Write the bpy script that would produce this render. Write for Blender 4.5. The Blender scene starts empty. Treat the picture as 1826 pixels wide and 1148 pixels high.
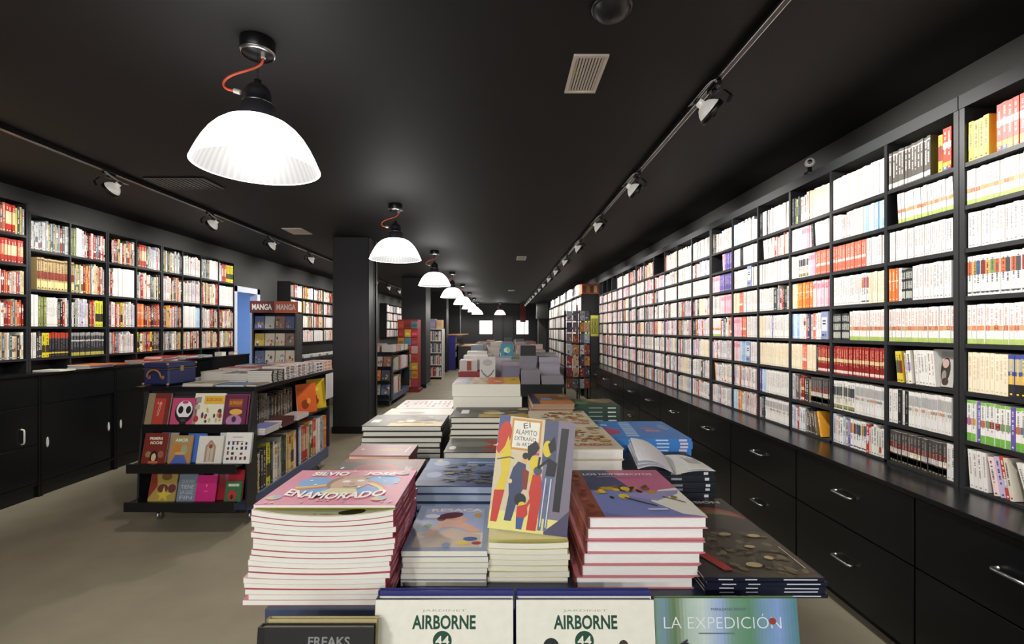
import bpy, math, random
from mathutils import Vector, Matrix
R = random.Random(7)
sc = bpy.context.scene
PI = math.pi
CAMH = 1.39          # camera height; the room: x to the right, y into the shop, z up
CEIL = CAMH + 1.25
# ---------------------------------------------------------------- camera, world, exposure
cam_d = bpy.data.cameras.new('camera'); cam = bpy.data.objects.new('camera', cam_d)
sc.collection.objects.link(cam); sc.camera = cam
cam.location = (0, 0, CAMH); cam.rotation_euler = (PI/2, 0, 0)
cam_d.sensor_width = 36; cam_d.lens = 850/1826*36
cam_d.shift_x = 16/1826; cam_d.shift_y = 14/1826
cam_d.clip_start = .05; cam_d.clip_end = 60
sc.view_settings.view_transform = 'Standard'; sc.view_settings.look = 'None'
sc.view_settings.gamma = 1; sc.view_settings.use_curve_mapping = False
sc.view_settings.exposure = 0.0
w = bpy.data.worlds.new('world'); sc.world = w; w.use_nodes = True
w.node_tree.nodes['Background'].inputs[0].default_value = (.5, .6, .8, 1)
w.node_tree.nodes['Background'].inputs[1].default_value = .3
sc.cycles.max_bounces = 7; sc.cycles.diffuse_bounces = 4; sc.cycles.glossy_bounces = 3
sc.cycles.caustics_reflective = False; sc.cycles.caustics_refractive = False
sc.cycles.sample_clamp_indirect = 6
SPOT_W, LEFT_SPOT_W, PEND_W, SHADE_E, FRONT_FILL_W = 102, 74, 50, 8.0, 98
# fill light added behind the camera to brighten what faces it
_l = bpy.data.lights.new('added_front_fill', 'AREA'); _l.shape = 'RECTANGLE'; _l.size = 5.2; _l.size_y = 1.9; _l.energy = 100; _l.color = (.97, .98, 1)
_lo = bpy.data.objects.new('added_front_fill', _l); sc.collection.objects.link(_lo); _lo.location = (-.9, -6.9, 1.45); _lo.rotation_euler = (PI/2, 0, 0)

# ---------------------------------------------------------------- helpers
def lin(c):
    if isinstance(c, str):
        c = c.lstrip('#'); c = [int(c[i:i+2], 16)/255 for i in (0, 2, 4)]
    return tuple(((x+.055)/1.055)**2.4 if x > .04045 else x/12.92 for x in c)
def jit(h, a=.05, rng=R):
    c = [int(h[i:i+2], 16) for i in (0, 2, 4)]; d = rng.uniform(-a, a)
    return ''.join('%02x' % max(0, min(255, int(x+255*(d+rng.uniform(-a, a)*.4)))) for x in c)
def lerp(a, b, t): return a+(b-a)*t

def mat(name, base=None, rough=.5, metal=0, attr=False, noise=0, scale=20, bump=0, emit=None, es=0, spec=.5, stretch=None, coat=0, trans=0):
    m = bpy.data.materials.new(name); m.use_nodes = True
    nt = m.node_tree; b = nt.nodes['Principled BSDF']
    b.inputs['Roughness'].default_value = rough; b.inputs['Metallic'].default_value = metal
    b.inputs['Specular IOR Level'].default_value = spec
    if coat: b.inputs['Coat Weight'].default_value = coat; b.inputs['Coat Roughness'].default_value = .08
    src = None
    if attr:
        a = nt.nodes.new('ShaderNodeAttribute'); a.attribute_name = 'Col'; src = a.outputs['Color']
    elif base:
        b.inputs['Base Color'].default_value = (*lin(base), 1)
    if noise or bump:
        tc = nt.nodes.new('ShaderNodeTexCoord'); mp = nt.nodes.new('ShaderNodeMapping')
        nz = nt.nodes.new('ShaderNodeTexNoise'); nz.inputs['Scale'].default_value = scale; nz.inputs['Detail'].default_value = 4
        nt.links.new(tc.outputs['Object'], mp.inputs[0]); nt.links.new(mp.outputs[0], nz.inputs['Vector'])
        if stretch: mp.inputs['Scale'].default_value = stretch
        if noise:
            mx = nt.nodes.new('ShaderNodeMix'); mx.data_type = 'RGBA'; mx.blend_type = 'MULTIPLY'
            mx.inputs[0].default_value = 1
            mr = nt.nodes.new('ShaderNodeMapRange'); mr.inputs[1].default_value = .25; mr.inputs[2].default_value = .75
            mr.inputs[3].default_value = 1-noise; mr.inputs[4].default_value = 1+noise
            nt.links.new(nz.outputs[0], mr.inputs[0]); nt.links.new(mr.outputs[0], mx.inputs[7])
            if src: nt.links.new(src, mx.inputs[6])
            else: mx.inputs[6].default_value = (*lin(base), 1)
            src = mx.outputs[2]
        if bump:
            bp = nt.nodes.new('ShaderNodeBump'); bp.inputs['Strength'].default_value = bump; bp.inputs['Distance'].default_value = .004
            nt.links.new(nz.outputs[0], bp.inputs['Height']); nt.links.new(bp.outputs[0], b.inputs['Normal'])
    if src: nt.links.new(src, b.inputs['Base Color'])
    if emit:
        b.inputs['Emission Color'].default_value = (*lin(emit), 1); b.inputs['Emission Strength'].default_value = es
    if trans: b.inputs['Transmission Weight'].default_value = trans
    return m
M = {
 'print': mat('printed_cover', attr=True, rough=.42, spec=.35, noise=.04, scale=60),
 'spine': mat('printed_spine', attr=True, rough=.42, noise=.03, scale=40),
 'page': mat('page_edges', attr=True, rough=.85, noise=.06, scale=90, stretch=(.6, .6, 9)),
 'matte': mat('painted_board', attr=True, rough=.6, noise=.05, scale=30),
 'black': mat('black_laminate', '0f1113', rough=.24, noise=.25, scale=14, stretch=(1, 1, 6), bump=.05),
 'case': mat('black_case_board', '1f2022', rough=.45, noise=.15, scale=18),
 'fascia': mat('charcoal_paint', '25272a', rough=.6, noise=.06, scale=8),
 'wall': mat('grey_wall_paint', '3c3c3a', rough=.7, noise=.08, scale=5),
 'ceil': mat('black_ceiling_paint', '222122', rough=.64, noise=.06, scale=2.5, spec=.32),
 'pillar': mat('pillar_paint', '202024', rough=.6, noise=.06, scale=6),
 'floor': mat('worn_linoleum', '9e957f', rough=.5, noise=.12, scale=3.2, bump=.02),
 'bluebase': mat('blue_grey_board', '46557a', rough=.4, noise=.08, scale=14),
 'blue': mat('blue_grey_laminate', '38435c', rough=.4, noise=.08, scale=14),
 'metal': mat('brushed_steel', 'c9c9c9', rough=.25, metal=1, noise=.05, scale=50),
 'alu_glow': mat('glowing_lamp_aluminium', 'd8d8d8', rough=.38, metal=.35, noise=.05, scale=50, emit='fff6e8', es=.28),  # faint glow added to the metal so the spotlight backs look lit
 'blackm': mat('black_metal', '0c0c0e', rough=.35, noise=.1, scale=30),
 'darkplastic': mat('lamp_socket_plastic', '1c1c20', rough=.4, noise=.1, scale=30),
 'orange': mat('orange_cable', 'c2482c', rough=.5, noise=.1, scale=60),
 'cable': mat('grey_cable', 'c8c8c8', rough=.45, noise=.1, scale=60),
 'white': mat('white_plastic', 'dad7cf', rough=.4, noise=.03, scale=30),
 'vent': mat('vent_enamel', 'f0e8dc', rough=.5, noise=.05, scale=30),
 'case_navy': mat('navy_leatherette', '232a55', rough=.45, noise=.1, scale=80, bump=.1),
 'tan': mat('tan_leather', '9a6a44', rough=.5, noise=.1, scale=50),
 'brass': mat('brass_corner', 'a8946c', rough=.35, metal=.8, noise=.1, scale=40),
 'wood': mat('pale_wood', 'b9855c', rough=.5, noise=.12, scale=8, stretch=(1, 8, 1)),
 'doorwhite': mat('door_frame_paint', 'c9cfe0', rough=.5, noise=.03, scale=10),
 'glow': mat('lit_window', 'ffffff', rough=.5, noise=.02, emit='fffdf6', es=3.2),
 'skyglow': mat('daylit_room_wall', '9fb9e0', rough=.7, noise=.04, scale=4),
 'lamp': mat('bulb_glass', 'ffffff', rough=.5, noise=.02, emit='fff4e4', es=12),
}
# prismatic glass shade of the pendants: it gives off light, ribbed inside
def shade_mat(name='prismatic_glass_shade', base=.75, k=None):
    m = bpy.data.materials.new(name); m.use_nodes = True
    nt = m.node_tree; b = nt.nodes['Principled BSDF']
    b.inputs['Base Color'].default_value = (base, base, base, 1); b.inputs['Roughness'].default_value = .35
    at = nt.nodes.new('ShaderNodeAttribute'); at.attribute_name = 'Col'
    b.inputs['Emission Color'].default_value = (1, .975, .95, 1)
    ml = nt.nodes.new('ShaderNodeMath'); ml.operation = 'MULTIPLY'; ml.inputs[1].default_value = k or SHADE_E
    nt.links.new(at.outputs['Fac'], ml.inputs[0]); nt.links.new(ml.outputs[0], b.inputs['Emission Strength'])
    return m
M['shade'] = shade_mat(); M['shade_in'] = shade_mat('ribbed_glass_inside', .004, .88)

class MB:
    """collects faces with a colour and a material slot; build() links ONE mesh object"""
    def __init__(s): s.v = []; s.f = []; s.c = []; s.m = []; s.smooth = []
    def face(s, pts, col, m=0, sm=False):
        n = len(s.v); s.v += [tuple(p) for p in pts]; s.f.append(tuple(range(n, n+len(pts)))); s.c.append(col); s.m.append(m); s.smooth.append(sm)
    def mesh(s, vs, fs, col, m=0, sm=False):
        n = len(s.v); s.v += [tuple(p) for p in vs]
        for f in fs: s.f.append(tuple(n+i for i in f)); s.c.append(col); s.m.append(m); s.smooth.append(sm)
    def box(s, x0, x1, y0, y1, z0, z1, col='808080', m=0, T=None):
        vs = [(x, y, z) for z in (z0, z1) for y in (y0, y1) for x in (x0, x1)]
        if T: vs = [T @ Vector(p) for p in vs]
        s.mesh(vs, [(0, 2, 3, 1), (4, 5, 7, 6), (0, 1, 5, 4), (2, 6, 7, 3), (0, 4, 6, 2), (1, 3, 7, 5)], col, m)
        return s
    def bbox(s, x0, x1, y0, y1, z0, z1, b=.003, col='808080', m=0, T=None):
        """box with chamfered edges"""
        cx, cy, cz = (x0+x1)/2, (y0+y1)/2, (z0+z1)/2; hx, hy, hz = (x1-x0)/2, (y1-y0)/2, (z1-z0)/2
        vs = []; idx = {}
        for sx in (-1, 1):
            for sy in (-1, 1):
                for sz in (-1, 1):
                    for k, (bx, by, bz) in enumerate(((0, b, b), (b, 0, b), (b, b, 0))):
                        idx[sx, sy, sz, k] = len(vs); vs.append((cx+sx*(hx-bx), cy+sy*(hy-by), cz+sz*(hz-bz)))
        fs = []
        g = lambda a, k: idx[a[0], a[1], a[2], k]
        for ax in range(3):
            o = [i for i in range(3) if i != ax]
            for sg in (-1, 1):
                q = []
                for a, c in ((-1, -1), (1, -1), (1, 1), (-1, 1)):
                    t = [0, 0, 0]; t[ax] = sg; t[o[0]] = a; t[o[1]] = c; q.append(g(t, ax))
                flip = (sg < 0) != (ax == 1)
                fs.append(tuple(q[::-1] if flip else q))
            for a in (-1, 1):
                for c in (-1, 1):
                    t0 = [0, 0, 0]; t1 = [0, 0, 0]; t0[ax] = -1; t1[ax] = 1
                    t0[o[0]] = t1[o[0]] = a; t0[o[1]] = t1[o[1]] = c
                    q = [g(t0, o[0]), g(t0, o[1]), g(t1, o[1]), g(t1, o[0])]
                    flip = (a*c > 0) != (ax == 1)
                    fs.append(tuple(q[::-1] if flip else q))
        for sx in (-1, 1):
            for sy in (-1, 1):
                for sz in (-1, 1):
                    q = [g((sx, sy, sz), k) for k in range(3)]
                    fs.append(tuple(q if sx*sy*sz > 0 else q[::-1]))
        if T: vs = [T @ Vector(p) for p in vs]
        s.mesh(vs, fs, col, m); return s
    def lathe(s, prof, n=32, col='808080', m=0, T=None, sm=True, colf=None):
        vs = []
        for r, z in prof:
            for i in range(n):
                a = 2*PI*i/n; p = Vector((r*math.cos(a), r*math.sin(a), z)); vs.append(T @ p if T else p)
        b = len(s.v); s.v += [tuple(p) for p in vs]
        for j in range(len(prof)-1):
            for i in range(n):
                k = (i+1) % n
                s.f.append((b+j*n+i, b+j*n+k, b+(j+1)*n+k, b+(j+1)*n+i)); s.c.append(colf(i, j) if colf else col); s.m.append(m); s.smooth.append(sm)
        return s
    def tube(s, pts, r, n=8, col='808080', m=0, cap=True):
        pts = [Vector(p) for p in pts]; rings = []; up = None
        for i, p in enumerate(pts):
            d = (pts[min(i+1, len(pts)-1)]-pts[max(i-1, 0)]).normalized()
            if up is None or abs(up.dot(d)) > .98: up = Vector((0, 0, 1)) if abs(d.z) < .9 else Vector((1, 0, 0))
            a = d.cross(up).normalized(); up = a.cross(d).normalized()
            rings.append([p+(a*math.cos(2*PI*k/n)+up*math.sin(2*PI*k/n))*r for k in range(n)])
        b = len(s.v)
        for q in rings: s.v += [tuple(x) for x in q]
        for j in range(len(pts)-1):
            for k in range(n):
                l = (k+1) % n
                s.f.append((b+j*n+k, b+(j+1)*n+k, b+(j+1)*n+l, b+j*n+l)); s.c.append(col); s.m.append(m); s.smooth.append(True)
        if cap:
            for j in (0, len(pts)-1): s.f.append(tuple(b+j*n+k for k in range(n))); s.c.append(col); s.m.append(m); s.smooth.append(False)
        return s
    def data(s, name, mats):
        me = bpy.data.meshes.new(name); me.from_pydata(s.v, [], s.f)
        for x in mats: me.materials.append(M[x])
        me.polygons.foreach_set('material_index', s.m); me.polygons.foreach_set('use_smooth', s.smooth)
        ca = me.color_attributes.new('Col', 'FLOAT_COLOR', 'CORNER')
        buf = []; cache = {}
        for f, c in zip(s.f, s.c):
            if c not in cache: cache[c] = (*lin(c), 1.0)
            buf.extend(cache[c]*len(f))
        ca.data.foreach_set('color', buf); me.update(); return me
    def build(s, name, mats, parent=None, label=None, cat=None, group=None, kind=None, loc=None):
        if isinstance(mats, str): mats = [mats]
        return link(name, s.data(name, mats), parent, label, cat, group, kind, loc)
def link(name, data, parent=None, label=None, cat=None, group=None, kind=None, loc=None):
    o = bpy.data.objects.new(name, data); sc.collection.objects.link(o)
    if parent: o.parent = parent
    if label: o['label'] = label
    if cat: o['category'] = cat
    if group: o['group'] = group
    if kind: o['kind'] = kind
    if loc: o.location = loc
    return o
def thing(name, label, cat, group=None, loc=(0, 0, 0), rot=(0, 0, 0)):
    o = link(name, None, None, label, cat, group, None, loc); o.rotation_euler = rot; o.empty_display_size = .05; return o
def struct(mb, name, m): return mb.build(name, m, kind='structure')
def copy_tree(o, loc, label, group=None):
    c = o.copy(); sc.collection.objects.link(c); c.location = loc; c['label'] = label
    if group: c['group'] = group
    for ch in o.children:
        d = ch.copy(); sc.collection.objects.link(d); d.parent = c
        for g in ch.children:
            e = g.copy(); sc.collection.objects.link(e); e.parent = d
    return c

# text outlines from the built-in font, cached as flat triangles
_tx = {}
def text_geo(s, off=0.0):
    k = (s, off)
    if k not in _tx:
        cu = bpy.data.curves.new('t', 'FONT'); cu.body = s; cu.size = 1; cu.offset = off; cu.resolution_u = 3
        ob = bpy.data.objects.new('t', cu); me = bpy.data.meshes.new_from_object(ob)
        vs = [(v.co.x, v.co.y) for v in me.vertices]; fs = [tuple(p.vertices) for p in me.polygons]
        bpy.data.objects.remove(ob); bpy.data.curves.remove(cu); bpy.data.meshes.remove(me)
        if vs:
            x0 = min(v[0] for v in vs); x1 = max(v[0] for v in vs); y0 = min(v[1] for v in vs); y1 = max(v[1] for v in vs)
            vs = [((x-x0)/(x1-x0)-.5, (y-y0)/(y1-y0)-.5) for x, y in vs]
        _tx[k] = (vs, fs)
    return _tx[k]

def mix(a, b, t): return ''.join('%02x' % int(int(a[i:i+2], 16)*(1-t)+int(b[i:i+2], 16)*t) for i in (0, 2, 4))
class Art:
    """artwork of a cover, in fractions of its width and height, painted as thin ink layers"""
    def __init__(s): s.it = []
    def poly(s, pts, col): s.it.append((pts, [tuple(range(len(pts)))], col)); return s
    def rect(s, u0, v0, u1, v1, col): return s.poly([(u0, v0), (u1, v0), (u1, v1), (u0, v1)], col)
    def ell(s, cx, cy, rx, ry, col, rot=0, n=20):
        c, d = math.cos(rot), math.sin(rot); P = []
        for i in range(n):
            a = 2*PI*i/n; x, y = rx*math.cos(a), ry*math.sin(a); P.append((cx+x*c-y*d, cy+x*d+y*c))
        return s.poly(P, col)
    def text(s, t, cx, cy, w, h, col, off=0.0, rot=0, arc=0):
        vs, fs = text_geo(t, off); c, d = math.cos(rot), math.sin(rot)
        P = []
        for x, y in vs:
            X, Y = x*w, y*h+arc*(4*x*x); P.append((cx+X*c-Y*d, cy+X*d+Y*c))
        s.it.append((P, fs, col)); return s
    def line(s, pts, wd, col):
        for (a, b), (c, d) in zip(pts, pts[1:]):
            L = math.hypot(c-a, d-b) or 1; nx, ny = -(d-b)/L*wd/2, (c-a)/L*wd/2
            s.poly([(a-nx, b-ny), (c-nx, d-ny), (c+nx, d+ny), (a+nx, b+ny)], col)
        return s
    def bands(s, stops, v0=0, v1=1, n=40):
        """printed colour running across the cover through (u, colour) stops"""
        for i in range(n):
            u = (i+.5)/n; k = max(j for j in range(len(stops)-1) if stops[j][0] <= u)
            (a, ca), (b, cb) = stops[k], stops[k+1]; s.rect(i/n, v0, (i+1)/n, v1, mix(ca, cb, (u-a)/(b-a)))
        return s
    def draw(s, mb, w, h, z, m=0, step=5e-5, zf=None):
        for k, (P, fs, col) in enumerate(s.it):
            k = k*min(1, 45/len(s.it))
            vs = [((u-.5)*w, (v-.5)*h, z+.00012+(k*step)+(zf((u-.5)*w) if zf else 0)) for u, v in P]
            mb.mesh(vs, fs, col, m)

def rand_art(rng, base, cols, title='', tcol='f0ece0', blobs=14):
    a = Art(); a.rect(0.0, 0.0, 1, 1, base)
    for i in range(blobs):
        c = rng.choice(cols)
        cx, cy = rng.uniform(.15, .85), rng.uniform(.1, .7)
        if rng.random() < .6: a.ell(cx, cy, rng.uniform(.04, .16), rng.uniform(.03, .15), c, rng.uniform(0, 3), 12)
        else:
            q = [(max(.02, min(.98, cx+rng.uniform(-.2, .2))), max(.02, min(.98, cy+rng.uniform(-.2, .2)))) for _ in range(3)]; a.poly(q, c)
    if title:
        a.text(title, .5, .86, .8, .1, tcol, .02)
    return a
# ---------------------------------------------------------------- books
CREAM = 'e4e0d2'
def slab(mb, x0, x1, y0, y1, z0, z1, col, m=0, zf=None, nx=12):
    if not zf: return mb.box(x0, x1, y0, y1, z0, z1, col, m)
    xs = [lerp(x0, x1, i/nx) for i in range(nx+1)]
    vs = [(x, y, z+zf(x, z)) for x in xs for (y, z) in ((y0, z0), (y1, z0), (y1, z1), (y0, z1))]
    fs = [(0, 1, 2, 3), tuple(4*nx+i for i in (3, 2, 1, 0))]
    for i in range(nx):
        a = 4*i
        for j in range(4): fs.append((a+j, a+4+j, a+4+(j+1) % 4, a+(j+1) % 4))
    mb.mesh(vs, fs, col, m)
_bm = {}
def book_meshes(key, w, h, t, cover, hard=True, spine='L', art=None, page=CREAM, scol=None, marks=None, sag=0, under=None):
    """cover (boards + spine, with the artwork on the front) and page block; origin at the centre of the back cover"""
    if key in _bm: return _bm[key]
    bt = min(.0026, t*.14) if hard else .0007
    ov = .003 if hard else .0004
    if sag and not isinstance(sag, tuple): sag = (sag, sag)
    zf = (lambda x, z=t: -(sag[0]+(sag[1]-sag[0])*z/t)*(1-(2*x/w)**2)) if sag and (sag[0] or sag[1]) else None
    c = MB(); p = MB(); X, Y = w/2, h/2
    slab(c, -X, X, -Y, Y, t-bt, t, cover, 0, zf); slab(c, -X, X, -Y, Y, 0, bt, under or cover, 0, zf)
    sc_ = scol or cover; st = .003 if hard else .0009
    px0, px1, py0, py1 = -X+ov, X-ov, -Y+ov, Y-ov
    if spine == 'L': c.box(-X-.0004, -X+st, -Y, Y, 0, t, sc_); px0 = -X+st
    if spine == 'R': c.box(X-st, X+.0004, -Y, Y, 0, t, sc_); px1 = X-st
    if spine == 'F': c.box(-X, X, -Y-.0004, -Y+st, 0, t, sc_); py0 = -Y+st
    if spine == 'B': c.box(-X, X, Y-st, Y+.0004, 0, t, sc_); py1 = Y-st
    for (a, b, col) in (marks or []):     # spine printing: from a to b along the spine
        z0, z1 = t*.28, t*.72; e = .0004
        if isinstance(col, tuple): col, z0, z1 = col[0], t*col[1], t*col[2]
        if spine in 'LR':
            s = -1 if spine == 'L' else 1; x = s*(X+.0006)
            q = [(x, lerp(-Y, Y, a), z0), (x, lerp(-Y, Y, b), z0), (x, lerp(-Y, Y, b), z1), (x, lerp(-Y, Y, a), z1)]
        else:
            s = -1 if spine == 'F' else 1; y = s*(Y+.0006)
            q = [(lerp(-X, X, a), y, z0), (lerp(-X, X, b), y, z0), (lerp(-X, X, b), y, z1), (lerp(-X, X, a), y, z1)]
        c.face(q, col)
    if art: art.draw(c, w, h, t, zf=zf)
    slab(p, px0, px1, py0, py1, bt, t-bt, page, 0, zf)
    _bm[key] = (c.data('cover', [M_ for M_ in ('print',)]), p.data('page_block', ['page']), t)
    return _bm[key]
def put_book(name, meshes, label, cat, group, loc, rz=0, rot=None):
    r = thing(name, label, cat, group, loc, rot or (0, 0, rz))
    link('cover', meshes[0], r); link('page_block', meshes[1], r); return r
ORD = ['bottom', '2nd from the bottom', '3rd from the bottom', '4th from the bottom', '5th from the bottom', '6th from the bottom', '7th from the bottom', '8th from the bottom', '9th from the bottom', '10th from the bottom']
def ordn(i, n, unit='book'):
    """place in a stack in words; i counts from the bottom"""
    if i == n-1: return 'topmost'
    if i == 0: return 'lowest'
    k = n-1-i
    return '%d%s down' % (k+1, {1: 'st', 2: 'nd', 3: 'rd'}.get(k+1 if k+1 < 20 else (k+1) % 10, 'th'))
def stack(name, what, where, x0, x1, y0, y1, z, n, t, cover, hard=True, spine='L', art=None, page=CREAM, scol=None, marks=None,
          drift=(0, 0), wob=.003, twist=.01, sags=None, under=None, seed=1, cat='book', covers=None, top=None):
    """n books, each a thing of its own; the artwork is on the topmost cover"""
    rng = random.Random(seed*31+n); w, h = x1-x0, y1-y0; out = []; zz = z
    key0 = (name, what, where)
    for i in range(n):
        last = i == n-1
        sg = sags[i] if sags else 0
        cv = covers[i % len(covers)] if covers else cover
        ms = book_meshes(key0+(last, sg, cv), w, h, t, cv, hard, spine, art if last else None, page, scol if not covers else cv, marks, sg, under)
        f = i/max(1, n-1)
        lb = '%s, %s in the stack %s' % (what, ordn(i, n), where) if n > 1 else '%s %s' % (what, where)
        out.append(put_book(name, ms, lb, cat, what+'s '+where if n > 1 else None,
            ((x0+x1)/2+drift[0]*f+rng.uniform(-wob, wob), (y0+y1)/2+drift[1]*f+rng.uniform(-wob, wob), zz), rng.uniform(-twist, twist)))
        zz += t+.0004
    return out, zz
def stand_book(name, label, w, h, t, x, y, z, lean, art, cover='d8d4cc', hard=True, roll=0, yaw=0, spine='L', cat='book', group=None, page=CREAM, scol=None):
    """a book on its lower edge, front to the camera; (x,y,z) is the middle of that edge, lean in degrees"""
    ms = book_meshes(('stand', label), w, h, t, cover, hard, spine, art, page, scol)
    Rm = Matrix.Rotation(math.radians(yaw), 4, 'Z') @ Matrix.Rotation(math.radians(90-lean), 4, 'X') @ Matrix.Rotation(math.radians(roll), 4, 'Z')
    lo = Matrix.Translation((x, y, z)) @ Rm @ Matrix.Translation((0, h/2, 0))
    r = put_book(name, ms, label, cat, group, (0, 0, 0)); r.matrix_world = lo; return r

# ---------------------------------------------------------------- spines on shelves
W = 'e6e3df'
PAL = {
 'mixw': ['e8e4de', 'efece6', 'd9cfc4', 'e8c9c4', 'cfd6e4', 'b9442f', 'e0dcd6', 'e6e2dc', 'c7b8d8', 'dcd8d0'],
 'mix': ['c8463a', 'e4e0da', '3f4c78', 'd8a24c', '5c5a58', 'b8b4ac', '8c2e2a', 'e8e2d8', '7f9ab8', '262628', 'c9bfae', 'dcd8d2'],
 'warm': ['b9382c', 'd9b23c', 'e8e2d4', 'c8643a', '2c2a2a', 'dfd8c8', 'a8301f', 'e8e4dc', '6a7a86', 'd8c49a', '8a2420', 'c9a98c', 'f0ece4', '4f5e50'],
 'silver': ['b8bcbc', '8e9494', 'd0ccc4', '5c6468', 'c8b870', '9a5a4c', 'dcdcd8', '3c4446'],
 'grey': ['8a8e94', '5f666e', 'b4b8bc', '3c424a', 'd0d0cc', '6f5a4c'],
 'darkmix': ['2c2a2e', '4a3c3a', '1f2430', '6a5a4c', '8a7c64', '3a2420'],
 'pastel': ['e8d8d4', 'd8e0ea', 'efe6c8', 'e4ece0', 'f0eae4', 'dcd0e4'],
}
def spine_style(st, rng):
    """-> cover colour, bands, glyph colour, thickness, height fraction"""
    c = W; b = []; g = '9c8c86'; t = .0165; h = .86
    pic = lambda: rng.choice(['c8643a', '3f6a8c', '8c2e2a', 'd8a24c', '4a4a4a', '7a9a5a', 'b45a8c'])
    if st == 'wht': g = rng.choice(['a89c98', '8c8484', 'c89c94'])
    elif st == 'wgreen': b = [(0, .13, 'a4c65a'), (.34, .46, rng.choice(['d88a4c', 'b8683a', 'c8a070']))]; g = 'd89a94'
    elif st == 'red': c = 'd23c28'; b = [(0, .1, pic()), (.1, .2, 'c8a23c'), (.52, .66, 'f0e8e0')]; g = 'f0c8b8'; t = .019; h = .9
    elif st == 'wcol': b = [(.52, .86, pic()), (.06, .1, '5a5a5a')]; g = '404044'; t = .0175
    elif st == 'dkgrey': c = '55504c'; g = 'd8d4cc'; b = [(.9, .93, 'c8c4bc'), (.04, .16, 'cfcbc4')]; t = .0165; h = .9
    elif st == 'salmon': c = 'd8705a'; b = [(.36, .46, 'f0d8cc')]; g = 'f0d0c4'; t = .015
    elif st == 'dred': c = '8e1e1c'; b = [(.44, .56, 'dcc890'), (.58, .94, 'a82420'), (.05, .15, 'e8d8d0')]; g = 'd8b090'; t = .0155; h = .85
    elif st == 'grid': c = '26282c'; b = [(.06, .3, 'aeb2a8'), (.38, .62, 'a4a89e'), (.7, .92, '9a9e98')]; g = '303030'; t = .02; h = .8
    elif st == 'drc': c = '4a4644'; b = [(0, .3, '3a3826'), (.1, .26, '6a6434'), (.3, .46, rng.choice(['e0d0b0', 'd8c8b8', 'c8b8c8', 'e8dcc8'])), (.48, .64, '7c3028')]; g = '9a948c'; t = .0165; h = .84
    elif st == 'wgrey': b = [(.6, .88, 'a8a8a8'), (.46, .54, rng.choice(['c88a5c', 'd8d0c8', '8a8a90']))]; g = 'c0b8b0'; t = .0155
    elif st == 'gtop': b = [(0, .2, '6cae3c'), (.93, 1, '7cb84c'), (.4, .56, pic())]; g = '8a8a8a'; t = .0175
    elif st == 'wblk': b = [(.5, .8, rng.choice(['4c4e54', '5f6060', '6a6a60'])), (.22, .42, rng.choice(['c8c0b0', 'e4dcd0'])), (.04, .18, '8c8a58')]; g = '202020'; t = .0175
    elif st == 'cream': c = 'eadfc4'; g = 'd8b8a0'
    elif st == 'orange': c = rng.choice(['e07a34', 'e8a030', 'd86a3a']); g = 'f8e0c0'; b = [(.6, .64, 'f0d8b8')]
    elif st == 'pink': c = rng.choice(['e4b4c0', 'e0a8b8', 'e8c8cc']); g = 'f4e8ec'; b = [(.7, .9, 'd06a7c')]
    elif st == 'lblue': c = rng.choice(['a8c8e0', 'c4d8e8', '90b4d8']); g = 'f0f4f8'
    elif st == 'purple': c = rng.choice(['6a5aa0', '5a4a8c']); g = 'd8d0e8'
    elif st == 'blueyel': c = '3c4a9a'; b = [(0, .3, '2a2420'), (.3, .5, 'd8b070'), (.6, .9, 'a8a8a0')]; g = 'e8d040'; t = .02
    elif st == 'yelgreen': c = rng.choice(['d8d060', 'b8c870', 'e0c840']); b = [(.3, .7, rng.choice(['8c2e2a', 'd8d060', '5a7a4a']))]; g = '4a3030'; t = .02; h = .8
    elif st == 'black': c = '1c1c1e'; g = '8a8a8a'; t = .02
    elif st == 'tanred': c = 'b8a070'; b = [(.34, .58, '8a3426'), (.9, .95, '5a4020'), (.06, .28, 'd8cc90')]; g = '4a3018'; t = .03
    elif st == 'yellow': c = rng.choice(['d8d838', 'e0c028']); g = '2a2a20'; b = [(.2, .5, '3c3c2c')]; t = .03
    elif st == 'redtop': c = '26262a'; b = [(.76, 1, 'b83c24'), (.14, .2, 'c8b838')]; g = '6a6a6a'; t = .026
    elif st == 'yelfoot': c = '303236'; b = [(.86, 1, '9a9a98'), (0, .14, 'b8b444'), (.62, .68, 'd8d4cc')]; g = '8a8a8a'; t = .03
    elif st == 'olive': c = '7c8450'; b = [(.66, .7, '3a3c20'), (.06, .1, '3a3c20')]; g = 'c8c890'; t = .025
    elif st == 'redset': c = 'b03024'; b = [(.3, .74, rng.choice(['d8b888', 'c87858', 'dcc8a0'])), (0, .12, '8a1c18')]; g = 'e8d8b8'; t = .024
    elif st == 'whtbig': c = 'efece8'; g = 'd8d4d0'; t = .03; h = .9
    elif st in PAL:
        c = jit(rng.choice(PAL[st]), .05, rng); t = rng.uniform(.010, .024); h = rng.uniform(.74, .9)
        g = 'efe8dc' if sum(lin(c)) < .9 else '4a4444'
        if rng.random() < .55:
            z = rng.uniform(.05, .75); b = [(z, z+rng.uniform(.06, .25), jit(rng.choice(PAL[st]), .05, rng))]
    return c, b, g, t, h
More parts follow.
